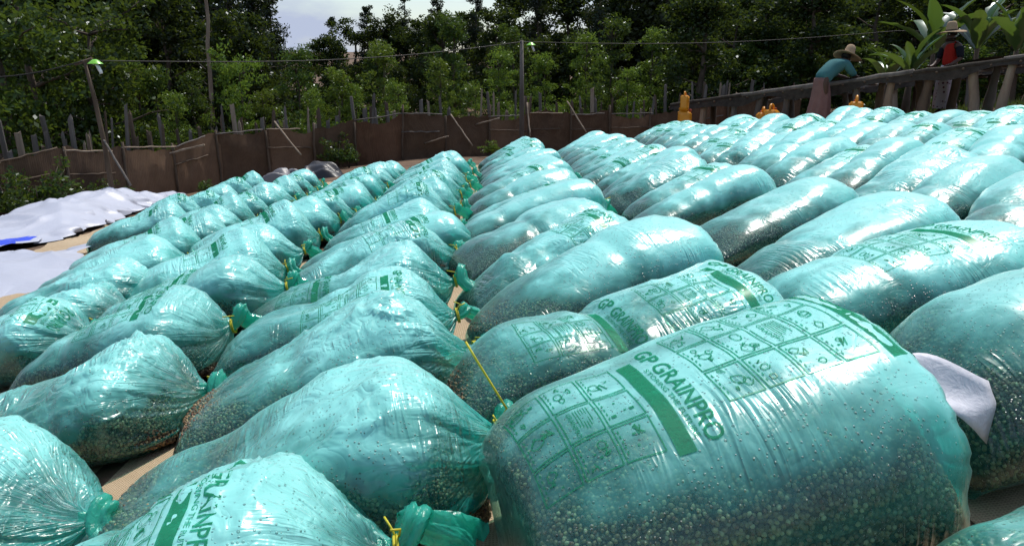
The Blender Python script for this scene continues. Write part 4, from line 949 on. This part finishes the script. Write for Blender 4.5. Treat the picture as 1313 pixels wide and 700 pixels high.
# bending woman: local +X is the way she leans
wx, wy = 6.12, 15.15
wp = empty('person', 'person in a straw hat, teal top and pink skirt bending over the drying bed', 'person', (wx, wy, G(wx, wy))); wp.rotation_euler = (0, 0, math.atan2(.45, .9))
V = [(0, 0, .92), (.10, 0, 1.06), (.27, 0, 1.22), (.42, 0, 1.33), (.50, 0, 1.37), (.56, 0, 1.42), (.63, 0, 1.44),
     (.40, .17, 1.30), (.58, .22, 1.12), (.78, .16, 1.02), (.40, -.17, 1.30), (.56, -.23, 1.10), (.76, -.17, 1.02),
     (-.01, .09, .86), (.03, .10, .46), (-.02, .10, .08), (.12, .11, .035), (-.01, -.09, .86), (.05, -.10, .46), (.02, -.10, .08), (.16, -.11, .035)]
E_ = [(0, 1), (1, 2), (2, 3), (3, 4), (4, 5), (5, 6), (3, 7), (7, 8), (8, 9), (3, 10), (10, 11), (11, 12), (0, 13), (13, 14), (14, 15), (15, 16), (0, 17), (17, 18), (18, 19), (19, 20)]
Rr = [.135, .125, .13, .11, .055, .085, .085, .06, .045, .032, .06, .045, .032, .095, .06, .04, .035, .095, .06, .04, .035]
def fold(p, a=.17):
    x, y_, z = p
    if z < .9: return (x, y_, z)
    return (x * math.cos(a) + (z - .9) * math.sin(a) * .9, y_, .9 + (z - .9) * math.cos(a) - x * math.sin(a))
V = [fold(p) for p in V[:13]] + V[13:]
V[8] = (.62, .24, 1.04); V[9] = (.86, .17, .99); V[11] = (.60, -.24, 1.03); V[12] = (.84, -.17, .98)
hand(V, E_, Rr, 9, (.9, -.1, -.2), (0, 1, 0)); hand(V, E_, Rr, 12, (.9, .1, -.2), (0, -1, 0))
skin('body', V, E_, Rr, 'skin', wp)
SV = [(-.03, 0, .88), (.09, 0, 1.07), (.26, 0, 1.23), (.41, 0, 1.335), (.46, 0, 1.36), (.40, .18, 1.30), (.55, .225, 1.16), (.68, .19, 1.07), (.40, -.18, 1.30), (.54, -.235, 1.14), (.67, -.20, 1.06)]
SV = [fold(p) for p in SV]; SV[6] = (.58, .235, 1.08); SV[7] = (.70, .21, 1.03); SV[9] = (.57, -.24, 1.07); SV[10] = (.69, -.21, 1.02)
skin('blouse', SV, [(0, 1), (1, 2), (2, 3), (3, 4), (3, 5), (5, 6), (6, 7), (3, 8), (8, 9), (9, 10)], [.185, .165, .17, .15, .085, .09, .075, .065, .09, .075, .065], 'teal_cloth', wp)
skirt(wp, (.0, 0, .97), (.0, 0, .06), .145, .25, 'pink_cloth', folds=8)
MB().tube([fold((.50, 0, 1.46)), fold((.54, 0, 1.50)), fold((.60, 0, 1.51))], [.07, .09, .08], 12).build('hair', 'hair', wp)
hat(wp, fold((.60, 0, 1.51)), .38, .25, .19)
for s_ in (-1, 1): MB().tube([fold((.655, .032 * s_, 1.43)), fold((.668, .032 * s_, 1.43))], .012, 8).build('eye', 'white_tube', wp)
# standing person behind the bed, facing left
mx, my = 8.62, 15.15
mp_ = empty('person', 'person in a straw hat and red sleeveless top standing behind the drying bed', 'person', (mx, my, G(mx, my) - .02)); mp_.rotation_euler = (0, 0, R(200)); mp_.scale = (.97, .97, .95)
V = [(0, 0, .95), (.0, 0, 1.10), (.01, 0, 1.28), (.02, 0, 1.40), (.04, 0, 1.47), (.07, 0, 1.54), (.075, 0, 1.62),
     (.01, .19, 1.37), (.03, .25, 1.12), (.22, .22, 1.00), (.01, -.19, 1.37), (.02, -.25, 1.12), (.20, -.22, .98),
     (.0, .09, .88), (.02, .10, .48), (-.02, .10, .08), (.11, .11, .035), (0, -.09, .88), (.02, -.10, .48), (-.02, -.10, .08), (.11, -.11, .035)]
Rr = [.13, .12, .135, .11, .055, .085, .088, .06, .046, .034, .06, .046, .034, .095, .06, .04, .035, .095, .06, .04, .035]
hand(V, list(E_[:20]), list(Rr), 9, (1, 0, -.2), (0, 1, 0)) if False else None
E2 = list(E_[:20]); hand(V, E2, Rr, 9, (.9, -.1, -.1), (0, 1, 0)); hand(V, E2, Rr, 12, (.9, .1, -.1), (0, -1, 0))
skin('body', V, E2, Rr, 'skin', mp_)
skin('vest', [(0, 0, .95), (0, 0, 1.10), (.01, 0, 1.28), (.02, 0, 1.40), (.02, .13, 1.38), (.02, -.13, 1.38)], [(0, 1), (1, 2), (2, 3), (3, 4), (3, 5)], [.155, .15, .165, .13, .09, .09], 'red_cloth', mp_)
skin('sleeve', [(.01, .17, 1.375), (.025, .235, 1.2), (.03, .25, 1.12)], [(0, 1), (1, 2)], [.085, .072, .066], 'dark_cloth', mp_); skin('sleeve', [(.01, -.17, 1.375), (.02, -.235, 1.2), (.02, -.25, 1.12)], [(0, 1), (1, 2)], [.085, .072, .066], 'dark_cloth', mp_)
skirt(mp_, (0, 0, .99), (0, 0, .12), .165, .23, 'patterned_cloth', 'wrap_skirt', 7)
MB().tube([(.02, 0, 1.58), (.04, 0, 1.66), (.07, 0, 1.70)], [.08, .095, .08], 12).build('hair', 'hair', mp_)
hat(mp_, (.07, 0, 1.665), .12, .24, .17)
for s_ in (-1, 1): MB().tube([(.150, .03 * s_, 1.60), (.160, .03 * s_, 1.60)], .012, 8).build('eye', 'white_tube', mp_)

# ------------------------------------------------------------------ say which tree is which: counted along each belt
BELT = {'dark trees of the wood behind the fence': 'tall dark leafy tree in the far wood', 'bushy trees at the edge of the wood': 'dense bushy tree at the edge of the wood', 'young trees behind the stakes': 'slim light green young tree behind the stakes',
        'dark conifers in the wood': 'dark tiered conifer in the wood', 'dark grove behind the drying bed': 'dark broad tree in the grove behind the drying bed', 'undergrowth behind the drying bed': 'low bushy undergrowth behind the drying bed'}
for g, base in BELT.items():
    mem = sorted([o for o in bpy.data.objects if o.get('group') == g], key=lambda o: -o.location.x / max(o.location.y, 1))
    for k, o in enumerate(mem): o['label'] = base + ', ' + nth(k + 1) + ' along from the banana plants'
